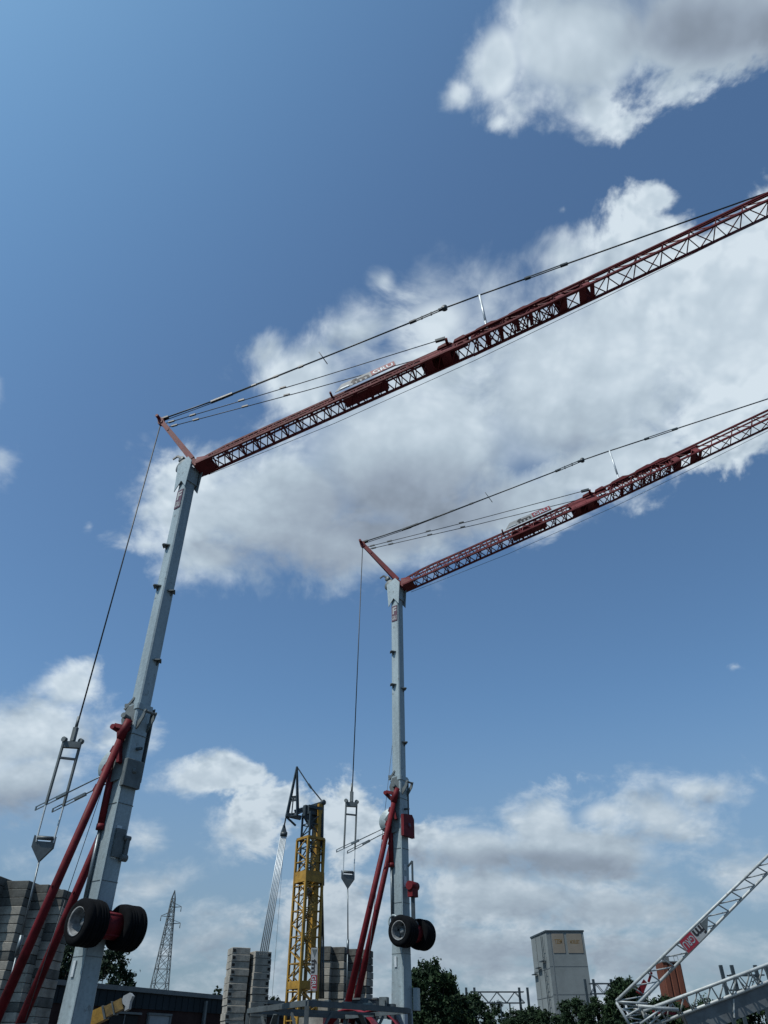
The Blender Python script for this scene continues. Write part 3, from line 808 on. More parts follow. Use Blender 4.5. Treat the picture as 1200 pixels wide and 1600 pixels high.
# ------------------------------------------------------------------ yellow lattice tower crane, telescoped down
def yellow_crane():
    base = at(478, 1500, 34); 
    root = empty('lattice_crane', (at(471.5, 1560, 34).x, 34, GZ), R(40))
    def zz(py): return at(478, py, 34).z - GZ
    def lat(mb, z0, z1, w, bay, rl, rd):
        a = w / 2
        cs = [(-a, -a), (a, -a), (a, a), (-a, a)]
        for x, y in cs: mb.bar((x, y, z0), (x, y, z1), rl * 2)
        n = max(1, round((z1 - z0) / bay)); h = (z1 - z0) / n
        for i in range(n):
            z = z0 + h * i
            for k in range(4):
                (x0, y0), (x1, y1) = cs[k], cs[(k + 1) % 4]
                if i % 2 == k % 2: mb.bar((x0, y0, z), (x1, y1, z + h), rd * 2)
                else: mb.bar((x1, y1, z), (x0, y0, z + h), rd * 2)
                if i % 2 == 0: mb.bar((x0, y0, z), (x1, y1, z), rd * 2)
        return
    ztop, zhead = zz(1312), zz(1268)
    m = MB(); lat(m, .9, ztop, .84, .46, .045, .018)
    for z in (ztop, ):
        for k in range(4):
            c = [(-.42, -.42), (.42, -.42), (.42, .42), (-.42, .42)]
            m.bar(c[k] + (z,), c[(k + 1) % 4] + (z,), .10)
    m.build('outer_tower', M['yellow'], root)
    m = MB()
    for zc, h in ((zz(1372), .42), (zz(1540), .26)):
        for (x, y, sx, sy) in ((0, -.44, .90, .03), (.44, 0, .03, .84), (0, .44, .90, .03), (-.44, 0, .03, .84)):
            m.box((x, y, zc), (sx, sy, h))
    m.build('band_plate', M['yellow'], root)
    m = MB(); lat(m, 1.2, ztop - 1.35, .52, .40, .03, .014); m.build('inner_lattice', M['yellow_dark'], root)
    m = MB(); lat(m, ztop - 1.3, zhead - .1, .60, .5, .035, .02); m.build('inner_tower', M['steelblue'], root)
    m = MB()
    for x, y in ((.22, -.24), (.36, .16)): m.box((x, y, (zz(1500) + zhead + .3) / 2), (.19, .19, zhead + .3 - zz(1500)), .0)
    m.bar((.22, -.24, zhead + .3), (.36, .16, zhead + .34), .16, .12)
    m.build('guide_column', M['yellow'], root)
    m = MB(); m.bbox((-.08, .05, zhead), (.52, .5, .36)); m.bar((-.42, -.3, zhead + .1), (.3, -.3, zhead + .1), .08, .12); m.prism([(-.45, -.1, zhead + .2), (-.45, -.1, zhead - .25), (.0, -.1, zhead - .75), (.3, -.1, zhead - .25), (.45, -.1, zhead + .2)], (0, .2, 0))
    m.build('head_frame', M['steelblue'], root)
    inv = Matrix.Rotation(-R(40), 3, 'Z')
    def loc(px, py, dy=0.0):
        p = at(px, py, 34 + dy)
        return inv @ (p - Vector(root.location))
    m = MB(); ap = loc(464, 1198)
    f = [loc(447, 1276, -.25), loc(464, 1274, -.25), loc(450, 1272, .3), loc(466, 1270, .3)]
    for q in f: m.bar(q, ap, .07)
    for u in (.0, .3, .36): m.bar(f[0] + (ap - f[0]) * u, f[1] + (ap - f[1]) * u, .05); m.bar(f[2] + (ap - f[2]) * u, f[3] + (ap - f[3]) * u, .04)
    m.bar(f[0] + (f[1] - f[0]) * .5, f[0] + (ap - f[0]) * .36 + (f[1] - f[0]) * .3, .04)
    tip = loc(505, 1254)
    m.bar(loc(460, 1268), tip, .13, .11); m.bar(loc(462, 1272), loc(484, 1262), .10); m.bar(f[0], loc(462, 1290), .07); m.bar(f[0] + Vector((0, 0, .08)), loc(470, 1278), .18, .16)
    m.lathe(tip - Vector((0, .06, 0)), (0, 1, 0), [(0, 0), (0, .12), (.12, .12), (.12, 0)], 14)
    m.build('a_frame', M['steelblue'], root)
    m = MB(); m.bar(ap, loc(483, 1227), .05); m.bar(loc(482, 1225), loc(486, 1231), .09); m.bar(loc(483, 1227), tip, .055)
    m.build('tie_bar', M['steelblue'], root)
    m = MB()
    e = [(500, 1470), (503.5, 1470), (507, 1470)]
    for k, (x, y) in enumerate(e): m.poly([tip + Vector((0, .03 * k, 0)), loc(503, 1370, .05 * k), loc(x - 2, 1470, .05 * k), loc(x - 2, 1560, .05 * k)], .042, 6)
    m.bar(loc(503, 1364), loc(503, 1384), .15, .15)
    m.build('hoist_rope', M['steelblue'], root)
    m = MB(); m.bar(f[0], loc(443.5, 1293), .05); m.prism([loc(444, 1288) + Vector((0, -.05, 0)), loc(439, 1303) + Vector((0, -.05, 0)), loc(448, 1304) + Vector((0, -.05, 0))], (0, .12, 0)); m.tube(loc(438.5, 1303), loc(448.5, 1304), .10, 10)
    m.build('pulley_block', M['steelblue'], root)
    m = MB()
    for k in range(5): m.tube(loc(439 + 2.1 * k, 1304), loc(406 + 2.9 * k, 1492, -.4), .026, 6)
    m.build('rope_bundle', M['pale'], root)
    m = MB(); m.tube(loc(447, 1276), loc(425, 1560), .007, 5); m.build('guy_rope', M['pale'], root)
    m = MB(); m.tube(loc(480, 1392), loc(493, 1394, .4), .16, 16); m.build('winch_drum', M['rim'], root)
    # upright name board on the right side
    a, c = loc(490, 1548, -.9), loc(491.5, 1481, -.9)
    yv = (c - a).normalized(); xv = inv @ Vector((1, 0, 0)); nv = inv @ Vector((0, -1, 0))
    Lb = (c - a).length; wb = .26
    m = MB(); m.prism([a - xv * wb / 2, a + xv * wb / 2, c + xv * wb / 2, c - xv * wb / 2], -nv * .02)
    sg = m.build('sign_board', M['white'], root)
    m = MB(); letters(m, 'fm', c - yv * (Lb * .27) - xv * wb * .38, -yv, xv, .19, Lb * .33, .035, .004, nv)
    m.build('lettering', M['black'], sg)
    m = MB(); m.prism([a - xv * wb * .45 + nv * .006 + yv * .02, a + xv * wb * .45 + nv * .006 + yv * .02, a + xv * wb * .45 + yv * Lb * .36 + nv * .006, a - xv * wb * .45 + yv * Lb * .36 + nv * .006], -nv * .005)
    m.build('red_panel', M['signred'], sg)
    m = MB(); letters(m, 'GRU', a + yv * (Lb * .345) - xv * wb * .33, -yv, xv, .17, Lb * .32, .02, .011, nv)
    m.build('lettering', M['pale'], sg)
    m = MB(); m.prism([c - yv * .05 - xv * .10 + nv * .004, c - yv * .32 + xv * .0 + nv * .004, c - yv * .05 + xv * .10 + nv * .004], nv * .003)
    m.build('emblem', M['galv_dark'], sg)
    m = MB(); m.box((0, 0, .5), (2.6, 2.6, .8)); m.bar((-2.4, -2.4, .3), (2.4, 2.4, .3), .3, .3); m.bar((-2.4, 2.4, .3), (2.4, -2.4, .3), .3, .28)
    for x in (-2.4, 2.4):
        for y in (-2.4, 2.4): m.tube((x, y, 0), (x, y, .3), .2, 12)
    m.build('chassis', M['yellow_dark'], root)
    tag(root, 'yellow lattice tower crane lowered to a stub with dark A frame on top', 'crane')
yellow_crane()

# ------------------------------------------------------------------ stacks of concrete ballast slabs
rnd = random.Random(5)
def slab_column(cx, cy, top, w, d, yaw, h, label, group, gap=.018, dark=(), holes=0, base=GZ):
    z = top - h; first = True; k = 0
    while z > base - .05:
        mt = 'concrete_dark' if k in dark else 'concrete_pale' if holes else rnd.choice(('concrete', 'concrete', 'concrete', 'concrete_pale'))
        ww, dd = w * rnd.uniform(.985, 1.0), d * rnd.uniform(.985, 1.0)
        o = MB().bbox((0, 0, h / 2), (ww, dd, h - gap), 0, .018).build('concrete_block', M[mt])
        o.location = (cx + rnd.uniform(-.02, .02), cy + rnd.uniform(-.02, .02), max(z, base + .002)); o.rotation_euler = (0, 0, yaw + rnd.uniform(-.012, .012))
        nth = ('topmost', 'second from the top', 'third from the top', 'fourth from the top', 'fifth from the top', 'sixth from the top', 'seventh from the top', 'eighth from the top', 'ninth from the top', 'tenth from the top', 'eleventh from the top', 'twelfth from the top', 'thirteenth from the top', 'fourteenth from the top', 'fifteenth from the top', 'sixteenth from the top', 'seventeenth from the top', 'eighteenth from the top', 'nineteenth from the top', 'twentieth from the top')[min(k, 19)]
        tag(o, 'concrete slab, ' + nth + ' of the ' + label, 'concrete slab', group)
        if holes:
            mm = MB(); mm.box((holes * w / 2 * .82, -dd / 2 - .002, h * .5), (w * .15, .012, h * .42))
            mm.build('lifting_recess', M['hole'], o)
        z -= h; k += 1
# left edge: three columns behind the red braces
P0, P1 = at(2, 1372, 30), at(105, 1388, 31)
for i, (pxa, pxb, pyt) in enumerate(((-42, 3, 1368), (4, 49, 1375), (53, 80, 1381), (84, 104, 1389))):
    Y = 29.6 + .35 * i
    a, c = at(pxa, pyt, Y), at(pxb, pyt, Y)
    nm = ('big stack column farthest from the mast', 'big stack column behind the thin stay rod', 'big stack column behind the near red brace', 'big stack column nearest to the mast')[i]
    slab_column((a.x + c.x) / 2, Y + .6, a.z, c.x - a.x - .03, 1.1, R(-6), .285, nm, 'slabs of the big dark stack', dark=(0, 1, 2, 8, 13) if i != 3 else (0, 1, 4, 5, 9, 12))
# two neat columns left of the yellow crane
for i, (pxa, pxb, pyt, hs, nm) in enumerate(((355, 389, 1480, -1, 'neat column beside the warehouse'), (388, 420, 1486, 1, 'neat column under the pale ropes'))):
    Y = 38 + i * .25
    a, c = at(pxa, pyt, Y), at(pxb, pyt, Y)
    slab_column((a.x + c.x) / 2, Y + .45, a.z, (c.x - a.x) * .86, .95, R(22 if i == 0 else 30), .272, nm, 'slabs of the neat stack by the warehouse', gap=.012, holes=hs * .9)
# four rounded-looking columns between yellow crane and second crane
for i, (pxa, pxb, pyt) in enumerate(((500, 520, 1478), (521, 543, 1479), (545, 562, 1482), (563, 579, 1483))):
    Y = 36 + i * .2
    a, c = at(pxa, pyt, Y), at(pxb, pyt, Y)
    nm = ('weathered column beside the yellow tower', 'weathered column second from the yellow tower', 'weathered column behind the near red brace', 'weathered column behind the far red brace')[i]
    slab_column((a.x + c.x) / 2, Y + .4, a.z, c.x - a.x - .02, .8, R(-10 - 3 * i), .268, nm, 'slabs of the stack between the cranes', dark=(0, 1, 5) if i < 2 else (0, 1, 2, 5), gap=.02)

# ------------------------------------------------------------------ white folded lattice crane at the right
def white_crane():
    Y = 24.0
    root = empty('folded_crane', (at(1100, 1590, Y).x, Y, GZ))
    O = Vector(root.location)
    def P(px, py, dy=0.0): return at(px, py, Y + dy) - O
    def truss(mb, top_a, top_b, bot_a, bot_b, n, rc, rd, depth, dbl=True):
        pts = lambda a, c, u: a + (c - a) * u
        T = [(P(*top_a, dy), P(*top_b, dy)) for dy in ((0, depth) if dbl else (0,))]
        Bt = (P(*bot_a, depth / 2), P(*bot_b, depth / 2))
        for t in T: mb.tube(t[0], t[1], rc, 8)
        mb.tube(Bt[0], Bt[1], rc, 8)
        for i in range(n):
            u0, um, u1 = i / n, (i + .5) / n, (i + 1) / n
            for t in T: mb.tube(pts(*t, u0), pts(*Bt, um), rd, 6); mb.tube(pts(*Bt, um), pts(*t, u1), rd, 6)
            if dbl: mb.tube(pts(*T[0], u0), pts(*T[1], u0), rd, 6); mb.tube(pts(*T[0], u0), pts(*T[1], u1), rd, 6)
    m = MB()
    truss(m, (963, 1564), (1330, 1212), (997, 1568), (1352, 1210), 18, .040, .020, .55)
    j1 = m.build('boom_section', M['whitesteel'], root)
    m = MB()
    truss(m, (1005, 1580), (1330, 1458), (1010, 1606), (1330, 1485), 16, .044, .021, .6)
    truss(m, (963, 1566), (990, 1612), (995, 1568), (1020, 1612), 4, .038, .020, .55)
    m.tube(P(963, 1565), P(1012, 1568), .03, 6); m.tube(P(997, 1572), P(1060, 1578), .05, 8); m.tube(P(990, 1575, .3), P(1040, 1600, .3), .03, 6); m.tube(P(1000, 1600), P(1040, 1572), .03, 6); m.tube(P(1015, 1600), P(1050, 1570, .4), .025, 6); m.tube(P(975, 1590), P(1010, 1570), .028, 6)
    m.build('boom_section', M['whitesteel'], root)
    m = MB()
    m.tube(P(996, 1569, .1), P(1029, 1535, .1), .055, 8)
    m.build('boom_foot', M['whitesteel'], root)
    m = MB(); a, c = P(1074, 1604, .5), P(1330, 1500, .5)
    m.bar(a, c, .3, .50); m.build('box_beam', M['beam'], root)
    for u in (.25, .62): MB().bar(a + (c - a) * u - Vector((0, .17, .2)), a + (c - a) * (u + .02) - Vector((0, .17, -.2)), .05, .03).build('stiffener', M['whitesteel'], root)
    m = MB(); m.prism([P(994, 1550, .2), P(1004, 1556, .2), P(1012, 1536, .2), P(1006, 1530, .2)], (0, .04, 0)); m.build('link_plate', M['red'], root)
    m = MB(); m.prism([P(1012, 1533, .25), P(1015, 1536, .25), P(1020, 1520, .25), P(1017, 1518, .25)], (0, .04, 0))
    m.build('link_plate', M['red'], root)
    m = MB(); m.bar(P(1020, 1581, .5), P(1056, 1584, .5), .06); m.build('link_rod', M['signred'], root)
    # name banner hung in the upper boom, letters running down it
    a, c = P(1068, 1481, -.03), P(1114, 1436, -.03)
    dv = (a - c).normalized(); up = Vector((-dv.z, 0, dv.x))
    nv = Vector((0, -1, 0)); Lb = (a - c).length; hb = .34
    cc = c - up * hb * .5
    m = MB(); m.prism([cc, cc + dv * Lb, cc + dv * Lb + up * hb, cc + up * hb + dv * .45], Vector((0, .015, 0)))
    sg = m.build('sign_board', M['white'], root)
    m = MB(); letters(m, 'fm', cc + dv * (Lb * .26) + up * .04, dv, up, .25, Lb * .34, .035, .004, nv); m.build('lettering', M['black'], sg)
    q = cc + dv * Lb * .63 + nv * .008
    m = MB(); m.prism([q, q + dv * Lb * .36, q + dv * Lb * .36 + up * hb, q + up * hb], Vector((0, .007, 0))); m.build('red_panel', M['signred'], sg)
    m = MB(); letters(m, 'GRU', q + dv * .03 + up * .07, dv, up, .20, Lb * .32, .015, .004, nv)
    m.build('lettering', M['galv'], sg)
    m = MB(); m.prism([cc + dv * .05 + up * .04 + nv * .006, cc + dv * .4 + up * .04 + nv * .006, cc + dv * .4 + up * .28 + nv * .006], (0, .003, 0)); m.build('emblem', M['galv_dark'], sg)
    m = MB(); g0 = -.0
    m.box((3.2, .4, .75), (6.4, 2.2, .5)); m.bar((1.2, .4, 1.0), P(1100, 1600, .5), .3); m.bar((4.6, .4, 1.0), P(1270, 1530, .5), .3)
    for x in (.6, 5.6):
        for y in (-.6, 1.4): m.tube((x, y, 0), (x, y, .6), .16, 12)
    m.build('carrier_frame', M['beam'], root)
    tag(root, 'white lattice crane folded at an angle in front of the orange silo', 'crane')
white_crane()

# ------------------------------------------------------------------ grey steel deck in the middle foreground
def deck():
    zt = 2.65
    def onz(px, py):
        p = at(px, py, 10); k = (zt - CZ) / (p.z - CZ)
        return Vector((p.x * k, p.y * k, zt))
    A, B, C_ = onz(480, 1568), onz(388, 1580), onz(640, 1580)
    D = B + C_ - A
    root = empty('steel_deck', (A.x, A.y, ground_z(A.y)))
    O = Vector(root.location)
    A, B, C_, D = (q - O for q in (A, B, C_, D))
    m = MB()
    for p, q in ((A, B), (A, C_), (B, D), (C_, D)): m.bar(p - Vector((0, 0, .0)), q - Vector((0, 0, .0)), .08, .10)
    for u in (.5,):
        m.bar(A + (B - A) * u - Vector((0, 0, .05)), C_ + (D - C_) * u - Vector((0, 0, .0)), .06, .07)
    m.build('deck_frame', M['deck'], root)
    up = Vector((0, 0, .052)); u1, u2 = (B - A).normalized() * .32, (C_ - A).normalized() * .32
    for p, q, w in ((A, C_, u1), (A + u1 * 1.02, B, u2)):
        m = MB(); m.prism([p + up, q + up, q + w + up, p + w + up], (0, 0, .02)); m.build('walkway_plate', M['deck'], root)
    for p in (A, B, C_, D):
        m = MB(); m.bar(Vector((p.x, p.y, .01 if p is A or p is B else .0)) , p - Vector((0, 0, .05)), .10); m.build('leg', M['deck'], root)
    for p, q in ((A, B), (A, C_)):
        d = (q - p).normalized(); L = (q - p).length
        for u in (0, .5):
            o = p + d * L * u
            MB().bar(o + d * .9 - Vector((0, 0, .15)), o + d * .05 - Vector((0, 0, 1.0)), .05).build('diagonal_brace', M['deck'], root)
        MB().bar(p + d * L * .48 - Vector((0, 0, .14)), p + d * L * .54 - Vector((0, 0, .4)), .14, .03).build('gusset_plate', M['deck'], root)
    r2 = random.Random(3)
    for k in range(9):
        o = A + (C_ - A) * (.12 + .095 * k) + (B - A) * r2.uniform(.05, .3) + Vector((0, 0, .08))
        MB().box(o, (r2.uniform(.06, .22), r2.uniform(.06, .2), r2.uniform(.05, .10)), r2.uniform(0, 3)).build('edge_fitting', M['galv_dark'], root)
    tag(root, 'grey steel deck on legs with diagonal braces, in front of the yellow crane foot', 'platform')
deck()

# ------------------------------------------------------------------ warehouse on the left
def warehouse():
    L_, R_ = Vector((-15.0, 38.8, 0)), Vector((-9.2, 50, 0))
    d = (R_ - L_).normalized(); n = Vector((d.y, -d.x, 0))
    A, B = L_ - d * 9, R_ + d * 16
    Lw = (B - A).length; zt = 4.47 - GZ; back = -n * 16
    root = empty('warehouse', (A.x, A.y, GZ))
    Z = lambda u, z, o=0.0: d * u + n * o + Vector((0, 0, z))
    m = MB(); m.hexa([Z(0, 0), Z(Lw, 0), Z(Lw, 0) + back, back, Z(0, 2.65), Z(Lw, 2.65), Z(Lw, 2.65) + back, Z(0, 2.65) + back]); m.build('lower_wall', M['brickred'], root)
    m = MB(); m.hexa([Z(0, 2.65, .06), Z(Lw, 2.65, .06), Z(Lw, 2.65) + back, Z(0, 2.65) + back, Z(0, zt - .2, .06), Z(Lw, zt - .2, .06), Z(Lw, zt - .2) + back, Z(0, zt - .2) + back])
    k = 0
    while k * .5 < Lw: m.box(Z(k * .5, 2.65 + (zt - 2.85) / 2, .07), (.04, .03, zt - 2.87), math.atan2(d.y, d.x)); k += 1
    m.build('cladding', M['cladding'], root)
    m = MB(); m.hexa([Z(-.2, zt - .2, .18), Z(Lw, zt - .2, .18), Z(Lw, zt - .2) + back, Z(-.2, zt - .2) + back, Z(-.2, zt, .18), Z(Lw, zt, .18), Z(Lw, zt) + back, Z(-.2, zt) + back]); m.build('roof', M['trim'], root)
    ang = math.atan2(d.y, d.x)
    for u in (11.4, 19.9, 27): MB().box(Z(u, zt / 2 - .15, .12), (.16, .14, zt - .35), ang).build('column', M['trim'], root)
    for u, w in ((16.4, 1.5),):
        m = MB(); m.box(Z(u, 1.2, .04), (w, .06, 2.4), ang); dr = m.build('door', M['door'], root)
        m = MB(); m.box(Z(u, 2.46, .06), (w + .3, .12, .10), ang)
        for s_ in (-1, 1): m.box(Z(u + s_ * (w / 2 + .07), 1.2, .06), (.12, .10, 2.4), ang)
        m.build('door_frame', M['trim'], dr)
    for u, w in ((13.9, 1.9), (23.6, 3.2)):
        m = MB(); m.box(Z(u, 1.85, .03), (w, .05, 1.0), ang); wn = m.build('window', M['hole'], root)
        m = MB(); m.box(Z(u, 2.44, .07), (w + .3, .14, .09), ang); m.box(Z(u, 1.32, .06), (w + .2, .12, .06), ang); m.box(Z(u, 1.87, .06), (.06, .04, 1.0), ang); m.build('window_frame', M['trim'], wn)
    tag(root, 'long low warehouse with dark cladding band over brown wall, below the pylon', 'building')
warehouse()

# small yellow crane arm with white head, in front of the warehouse
def arm():
    Y = 31.0
    root = empty('loader_crane', (at(120, 1600, Y).x, Y, GZ)); O = Vector(root.location)
    P = lambda px, py, dy=0.0: at(px, py, Y + dy) - O
    m = MB(); m.bar(P(120, 1604), P(166, 1582), .44, .44, .42, .42); m.build('outer_arm', M['yellow'], root)
    m = MB(); m.bar(P(160, 1584.5), P(193, 1568), .34, .34); m.build('inner_arm', M['yellow_dark'], root)
    for a_, b_ in (((136, 1596), (139, 1594.5)), ((163, 1583), (166, 1581.5)), ((178, 1576), (180, 1575))): MB().bar(P(*a_), P(*b_), .50 if a_[0] < 150 else .43, .50 if a_[0] < 150 else .43).build('arm_band', M['deck'], root)
    m = MB(); m.prism([P(189, 1566, -.14), P(193, 1556, -.14), P(203, 1551, -.14), P(207, 1556, -.14), P(203, 1565, -.14), P(201, 1576, -.14), P(194, 1580, -.14), P(196, 1572, -.14)], (0, .3, 0)); m.build('arm_head', M['white'], root)
    m = MB(); m.tube((0, 0, .7), P(121, 1604), .22, 12); m.box((0, 0, .5), (1.6, 1.4, .5)); m.box((-1.6, 0, .75), (1.6, 1.8, .2))
    for x in (-2.1, .5):
        for y in (-.75, .75): m.lathe((x, y - .12, .42), (0, 1, 0), [(0, .1), (0, .40), (.05, .43), (.2, .43), (.25, .40), (.25, .1)], 20)
    m.build('carrier', M['steelblue'], root)
    tag(root, 'small yellow loader arm with white head in front of the warehouse', 'crane arm')
arm()

# ------------------------------------------------------------------ power pylon
def pylon():
    Y = 170.0; b0 = at(240, 1600, Y)
    root = empty('power_pylon', (at(233, 1648, Y).x, Y, GZ)); O = Vector(root.location)
    H = at(262, 1391, Y).z - GZ
    m = MB(); zb = [0, 3.4, 6.6, 9.6, 12.2, 14.6, 16.8, 18.8, 20.6, 22.3, 23.9, H - 3.0, H - 1.6]
    hw = lambda z: max(.32, 2.25 * (1 - z / (H * .92)) + .42 * (z / H))
    cs = ((-1, -1), (1, -1), (1, 1), (-1, 1))
    for z0, z1 in zip(zb[:-1], zb[1:]):
        a, c = hw(z0), hw(z1)
        for k in range(4):
            (x0, y0), (x1, y1) = cs[k], cs[(k + 1) % 4]
            m.bar((x0 * a, y0 * a, z0), (x0 * c, y0 * c, z1), .15)
            m.bar((x0 * a, y0 * a, z0), (x1 * c, y1 * c, z1), .085); m.bar((x1 * a, y1 * a, z0), (x0 * c, y0 * c, z1), .085)
            m.bar((x0 * c, y0 * c, z1), (x1 * c, y1 * c, z1), .085)
    for x, y in cs: m.bar((x * hw(H - 1.6), y * hw(H - 1.6), H - 1.6), (0, 0, H), .12)
    m.build('lattice_tower', M['galv_dark'], root)
    for z, s_, L in ((H - 3.2, 1, 1.9), (H - 4.9, -1, 2.0), (H - 6.2, 1, 2.2)):
        m = MB()
        for y in (-.3, .3): m.bar((0, y, z), (s_ * L, 0, z + .1), .10); m.bar((0, y, z + .9), (s_ * L, 0, z + .15), .08)
        m.tube((s_ * L, 0, z + .1), (s_ * L, 0, z - .8), .08, 6)
        m.build('cross_arm', M['galv_dark'], root)
    tag(root, 'tall lattice power pylon with short cross arms behind the warehouse roof', 'pylon')
pylon()

# ------------------------------------------------------------------ silos
def silo_building():
    Y = 130.0
    tl, tr = at(829, 1462, Y + 4), at(911, 1456, Y)
    cl = at(853, 1457, Y)                        # the corner between the two faces seen
    top = at(911, 1456, Y).z
    root = empty('silo_building', (cl.x, Y, GZ)); H = top - GZ
    W = tr.x - cl.x
    BD = 8.0; Lx = at(829, 1462, Y + BD).x - cl.x
    pts = [(0, 0), (W, 0), (W + Lx * .5, BD), (Lx, BD)]
    # left face turned away from the camera
    dl = Vector((Lx, BD, 0)).normalized(); DL = Vector((Lx, BD, 0)).length
    m = MB(); m.hexa([Vector((x, y, 0)) for x, y in pts] + [Vector((x, y, H)) for x, y in pts]); m.build('wall', M['silo'], root)
    m = MB(); e = .12
    q = [(-e, -e), (W + e, -e), (W + Lx * .5 + e, BD + e), (Lx - e, BD + e)]
    m.hexa([Vector((x, y, H)) for x, y in q] + [Vector((x, y, H + .22)) for x, y in q]); m.build('roof', M['steelblue'], root)
    m = MB()
    for z in (H * .72, H * .50, H * .28): m.box((W / 2, -.012, z), (W, .03, .10)); m.bar(dl * .1 + Vector((-.02, 0, z - .2)), dl * DL + Vector((-.02, 0, z - .2)), .05, .16)
    m.box((.55, -.015, H / 2), (.16, .04, H))
    for u in (DL * .33, DL * .68): m.bar(dl * u + Vector((-.03, 0, 0)), dl * u + Vector((-.03, 0, H)), .05, .12)
    m.build('joint_strip', M['silo2'], root)
    m = MB()
    for u in (1.6, 3.9, 6.2): m.bar(dl * u + Vector((-.35, -.1, H * .80 - .3 * u)), dl * (u + 1.6) + Vector((-.35, -.1, H * .80 - .3 * u)), .5, .12)
    for k in range(14): m.bar(dl * 1.2 + Vector((-.3, 0, 1 + k)), dl * 1.9 + Vector((-.3, 0, 1 + k)), .05)
    m.bar(dl * 1.2 + Vector((-.3, 0, 0)), dl * 1.2 + Vector((-.3, 0, H - .5)), .08); m.bar(dl * 1.9 + Vector((-.3, 0, 0)), dl * 1.9 + Vector((-.3, 0, H - .5)), .08)
    m.build('stair_ladder', M['steelblue'], root)
    x0 = at(861.5, 1460, Y).x - cl.x; xm = at(882, 1460, Y).x - cl.x; x1 = at(908, 1460, Y).x - cl.x
    zt, zb = H - .25, H - 2.85
    for (a, c, word, fh) in ((x0, xm - .2, 'TZEM', .62), (xm + .25, x1, 'MOBILBET', .5)):
        m = MB(); m.box(((a + c) / 2, -.03, (zt + zb) / 2), (c - a, .05, zt - zb)); pn = m.build('sign_panel', M['cream'], root)
        m = MB(); letters(m, word, (a + (c - a) * .2, -.056, zb + 1.25), (1, 0, 0), (0, 0, 1), fh, (c - a) * .62, .03, .004, (0, -1, 0)); m.build('lettering', M['ochre'], pn)
    tag(root, 'tall plain grey silo building with two cream sign panels under its roof', 'building')
silo_building()
def orange_silo():
    Y = 122.0
    a, c = at(1031, 1504, Y), at(1061, 1501, Y)
    root = empty('silo_tower', ((a.x + c.x) / 2 + .1, Y, GZ)); H = a.z - GZ; W = (c.x - a.x)
    m = MB(); n = 5; wv = W / n
    for k in range(3):
        x = -W / 2 + W * (k + .5) / 3
        m.prism([(x - W * .15, -.12, .02), (x - W * .11, -.28, .02), (x + W * .11, -.28, .02), (x + W * .15, -.12, .02)], (0, 0, H))
    m.box((0, 1.2, H / 2), (W, 2.64, H - .06))
    m.build('silo_wall', M['orange'], root)
    m = MB()
    for k in (1, 2): m.box((-W / 2 + W * k / 3, -.13, H / 2), (.10, .03, H - .4))
    m.build('groove', M['orange_dark'], root)
    m = MB(); m.box((0, 1.2, H + .08), (W * .92, 3.2, .14))
    for x in (-W * .4, -W * .1, W * .2, W * .4): m.bar((x, -.2, H + .15), (x, -.2, H + .75), .05)
    m.bar((-W * .4, -.2, H + .75), (W * .4, -.2, H + .75), .05); m.box((-W * .1, 1, H + .5), (.8, .8, .7))
    m.build('roof_rail', M['trim'], root)
    m = MB(); m.box((0, 1.2, 2.0), (W * 1.5, 4, 4.0)); m.build('base_hall', M['silo'], root)
    tag(root, 'ribbed orange silo block standing behind the white folded crane', 'silo')
orange_silo()

# ------------------------------------------------------------------ railway wire portals
def portal(name, pxs, py_top, py_beam, Y, thick, label, drop=()):
    x0, x1 = at(pxs[0], py_beam, Y), at(pxs[1], py_beam, Y)
    root = empty('catenary_portal', (x0.x, Y, GZ)); W = x1.x - x0.x; zb = x0.z - GZ; zt = at(pxs[0], py_top, Y).z - GZ
    m = MB(); h = thick; n = max(4, int(W / .9))
    for y in (-.3, .3):
        for z in (zb, zb - h): m.bar((0, y, z), (W, y, z), .10)
        for i in range(n): m.bar((W * i / n, y, zb if i % 2 else zb - h), (W * (i + 1) / n, y, zb - h if i % 2 else zb), .06)
    m.build('truss_beam', M['steelblue'], root)
    for x in (0, W):
        for o in (-.45, .45):
            m = MB(); m.bar((x + o, 0, 0), (x + o, 0, zt), .24, .24); m.build('post', M['steelblue'], root)
    for u in drop:
        m = MB(); m.bar((W * u, 0, zb - h), (W * u, 0, zb - h - 1.6), .14); m.bar((W * u, 0, zb - h - 1.4), (W * u + .9, 0, zb - h - 1.2), .08); m.build('hanger', M['steelblue'], root)
    tag(root, label, 'railway portal', 'railway wire portals')
portal('p', (735, 818), 1543, 1550, 95, 1.0, 'railway wire portal with long lattice beam between trees and the grey silo', (.55, .72))
portal('p', (921, 962), 1530, 1537, 92, .9, 'short railway wire portal beside the grey silo, running into a tree')
portal('p', (1138, 1192), 1508, 1524, 70, 1.0, 'railway wire portal behind the sloping lower boom of the white crane', (.3, .6))
m = None

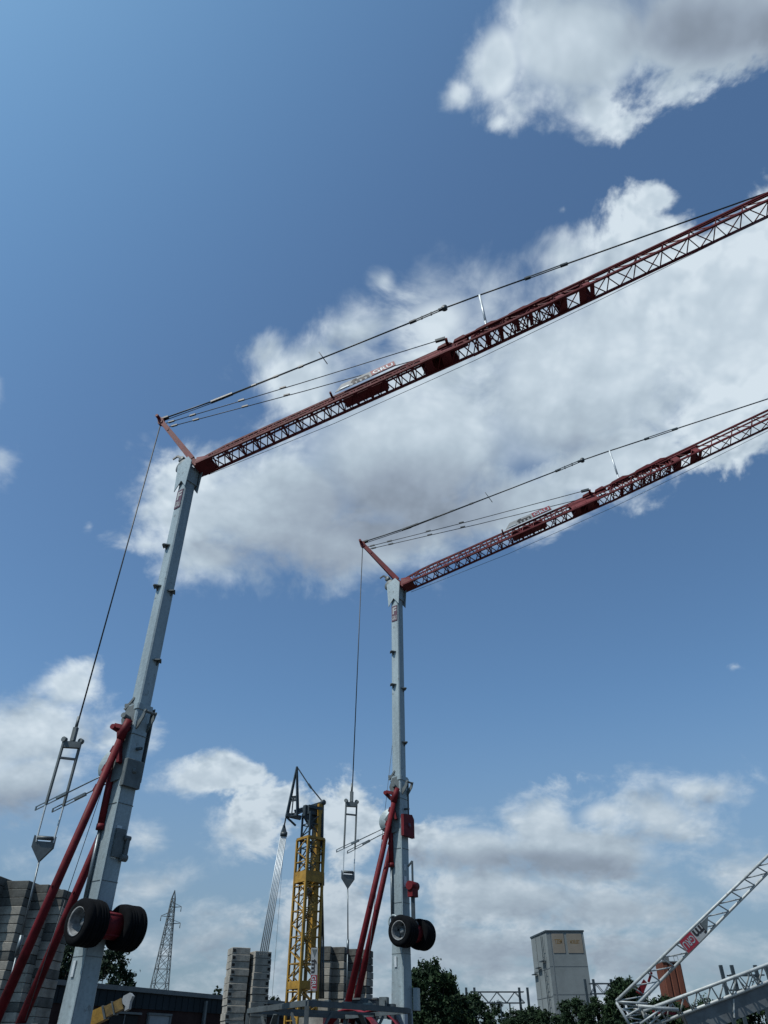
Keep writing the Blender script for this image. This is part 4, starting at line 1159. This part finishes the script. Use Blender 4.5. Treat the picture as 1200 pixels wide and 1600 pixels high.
# ------------------------------------------------------------------ trees
def tree(px, py, Y, wpx, label, seed, kind='tree', leaf='leaf', sparse=1.0, lz=None):
    """crown top at photo pixel (px, py), crown half width wpx pixels, at distance Y"""
    rr = random.Random(seed)
    top = at(px, py, Y); H = top.z - GZ
    r = (at(px + wpx, py, Y).x - top.x)
    r *= 1.12
    root = empty('leafy_tree', (top.x, Y, GZ), rr.uniform(0, 6))
    m = MB(); th = H * .35
    m.tube((0, 0, -.1), (0, 0, th), .05 * H * .5, 8, .03 * H * .5)
    for k in range(7):
        a = k * .9 + rr.uniform(-.3, .3); e = Vector((math.cos(a) * r * .6, math.sin(a) * r * .6, H * rr.uniform(.55, .88)))
        md = Vector((e.x * .4, e.y * .4, H * .45)); m.tube((0, 0, th * rr.uniform(.7, 1)), md, .022 * H * .5, 6, .014 * H * .5); m.tube(md, e, .014 * H * .5, 5, .004 * H * .5)
    m.build('trunk', M['bark'], root)
    m = MB(); zc = H * .56; rz = H * .44
    ncl = int(150 * sparse)
    for c in range(ncl):
        while True:
            d = Vector((rr.uniform(-1, 1), rr.uniform(-1, 1), rr.uniform(-1, 1)))
            if .15 < d.length < 1: break
        d = d.normalized() * (d.length ** .45)
        bulge = 1 + .16 * math.sin(5 * d.x + seed) * math.cos(4 * d.z + seed * 2)
        cc = Vector((d.x * r * bulge, d.y * r * bulge, zc + d.z * rz * (.98 if d.z > 0 else .9)))
        cr = r * rr.uniform(.13, .25)
        for k in range(72):
            o = Vector((rr.gauss(0, .5), rr.gauss(0, .5), rr.gauss(0, .42))) * cr
            s_ = rr.uniform(.5, 1.0) * max(.14, min(.34, r * .10))
            nn = Vector((rr.gauss(0, 1), rr.gauss(0, 1), rr.gauss(.4, 1))).normalized()
            u = nn.orthogonal().normalized(); w = nn.cross(u)
            an = rr.uniform(0, 6.28); u, w = u * math.cos(an) + w * math.sin(an), w * math.cos(an) - u * math.sin(an)
            p = cc + o
            m.add([p - u * s_, p - w * s_ * .45, p + u * s_, p + w * s_ * .45], [(0, 1, 2, 3)])
    m.build('crown', M[leaf], root)
    tag(root, label, 'tree')
    return root
tree(168, 1481, 56, 38, 'dark bushy tree behind the warehouse roof, beside the larger crane wheels', 1, leaf='leaf_dark', sparse=.8)
tree(112, 1420, 60, 44, 'dark tree showing between the big slab stack and the larger crane mast', 2, leaf='leaf_dark', sparse=1.3)
tree(672, 1501, 62, 36, 'tallest round dark green tree, standing beside the smaller crane mast', 3, sparse=1.3)
tree(645, 1530, 64, 26, 'dark tree mostly hidden behind the smaller crane mast', 13, sparse=1.0)
tree(704, 1545, 66, 32, 'lower dark tree between the tallest tree and the wire portal', 4)
tree(735, 1552, 70, 26, 'dark tree covering one end of the long wire portal beam', 5, sparse=1.1)
tree(775, 1563, 110, 16, 'small tree seen under the lattice beam of the long wire portal', 6, sparse=.7)
tree(800, 1578, 80, 22, 'low bushy tree in front of the posts of the long wire portal', 7)
tree(835, 1572, 85, 24, 'low tree at the foot of the grey silo, on its stair side', 8)
tree(893, 1561, 78, 26, 'dark tree in front of the plain face of the grey silo', 9, sparse=1.1)
tree(972, 1528, 72, 30, 'round dark green tree behind the tip of the white folded crane', 10, sparse=1.3)
tree(928, 1560, 75, 24, 'lower tree below the short wire portal, next to the grey silo', 11)
tree(1035, 1562, 80, 34, 'dark tree below the orange silo', 12)
tree(1105, 1562, 84, 30, 'dark tree seen through the white lattice beyond the orange silo', 14)
tree(1178, 1548, 86, 34, 'dark tree behind the grey box beam of the white crane', 15)
tree(342, 1536, 130, 8, 'tiny tree above the far end of the warehouse roof', 16, sparse=.5)
tree(428, 1556, 100, 14, 'small dark tree between the neat slab columns and the yellow tower', 17, sparse=.7)
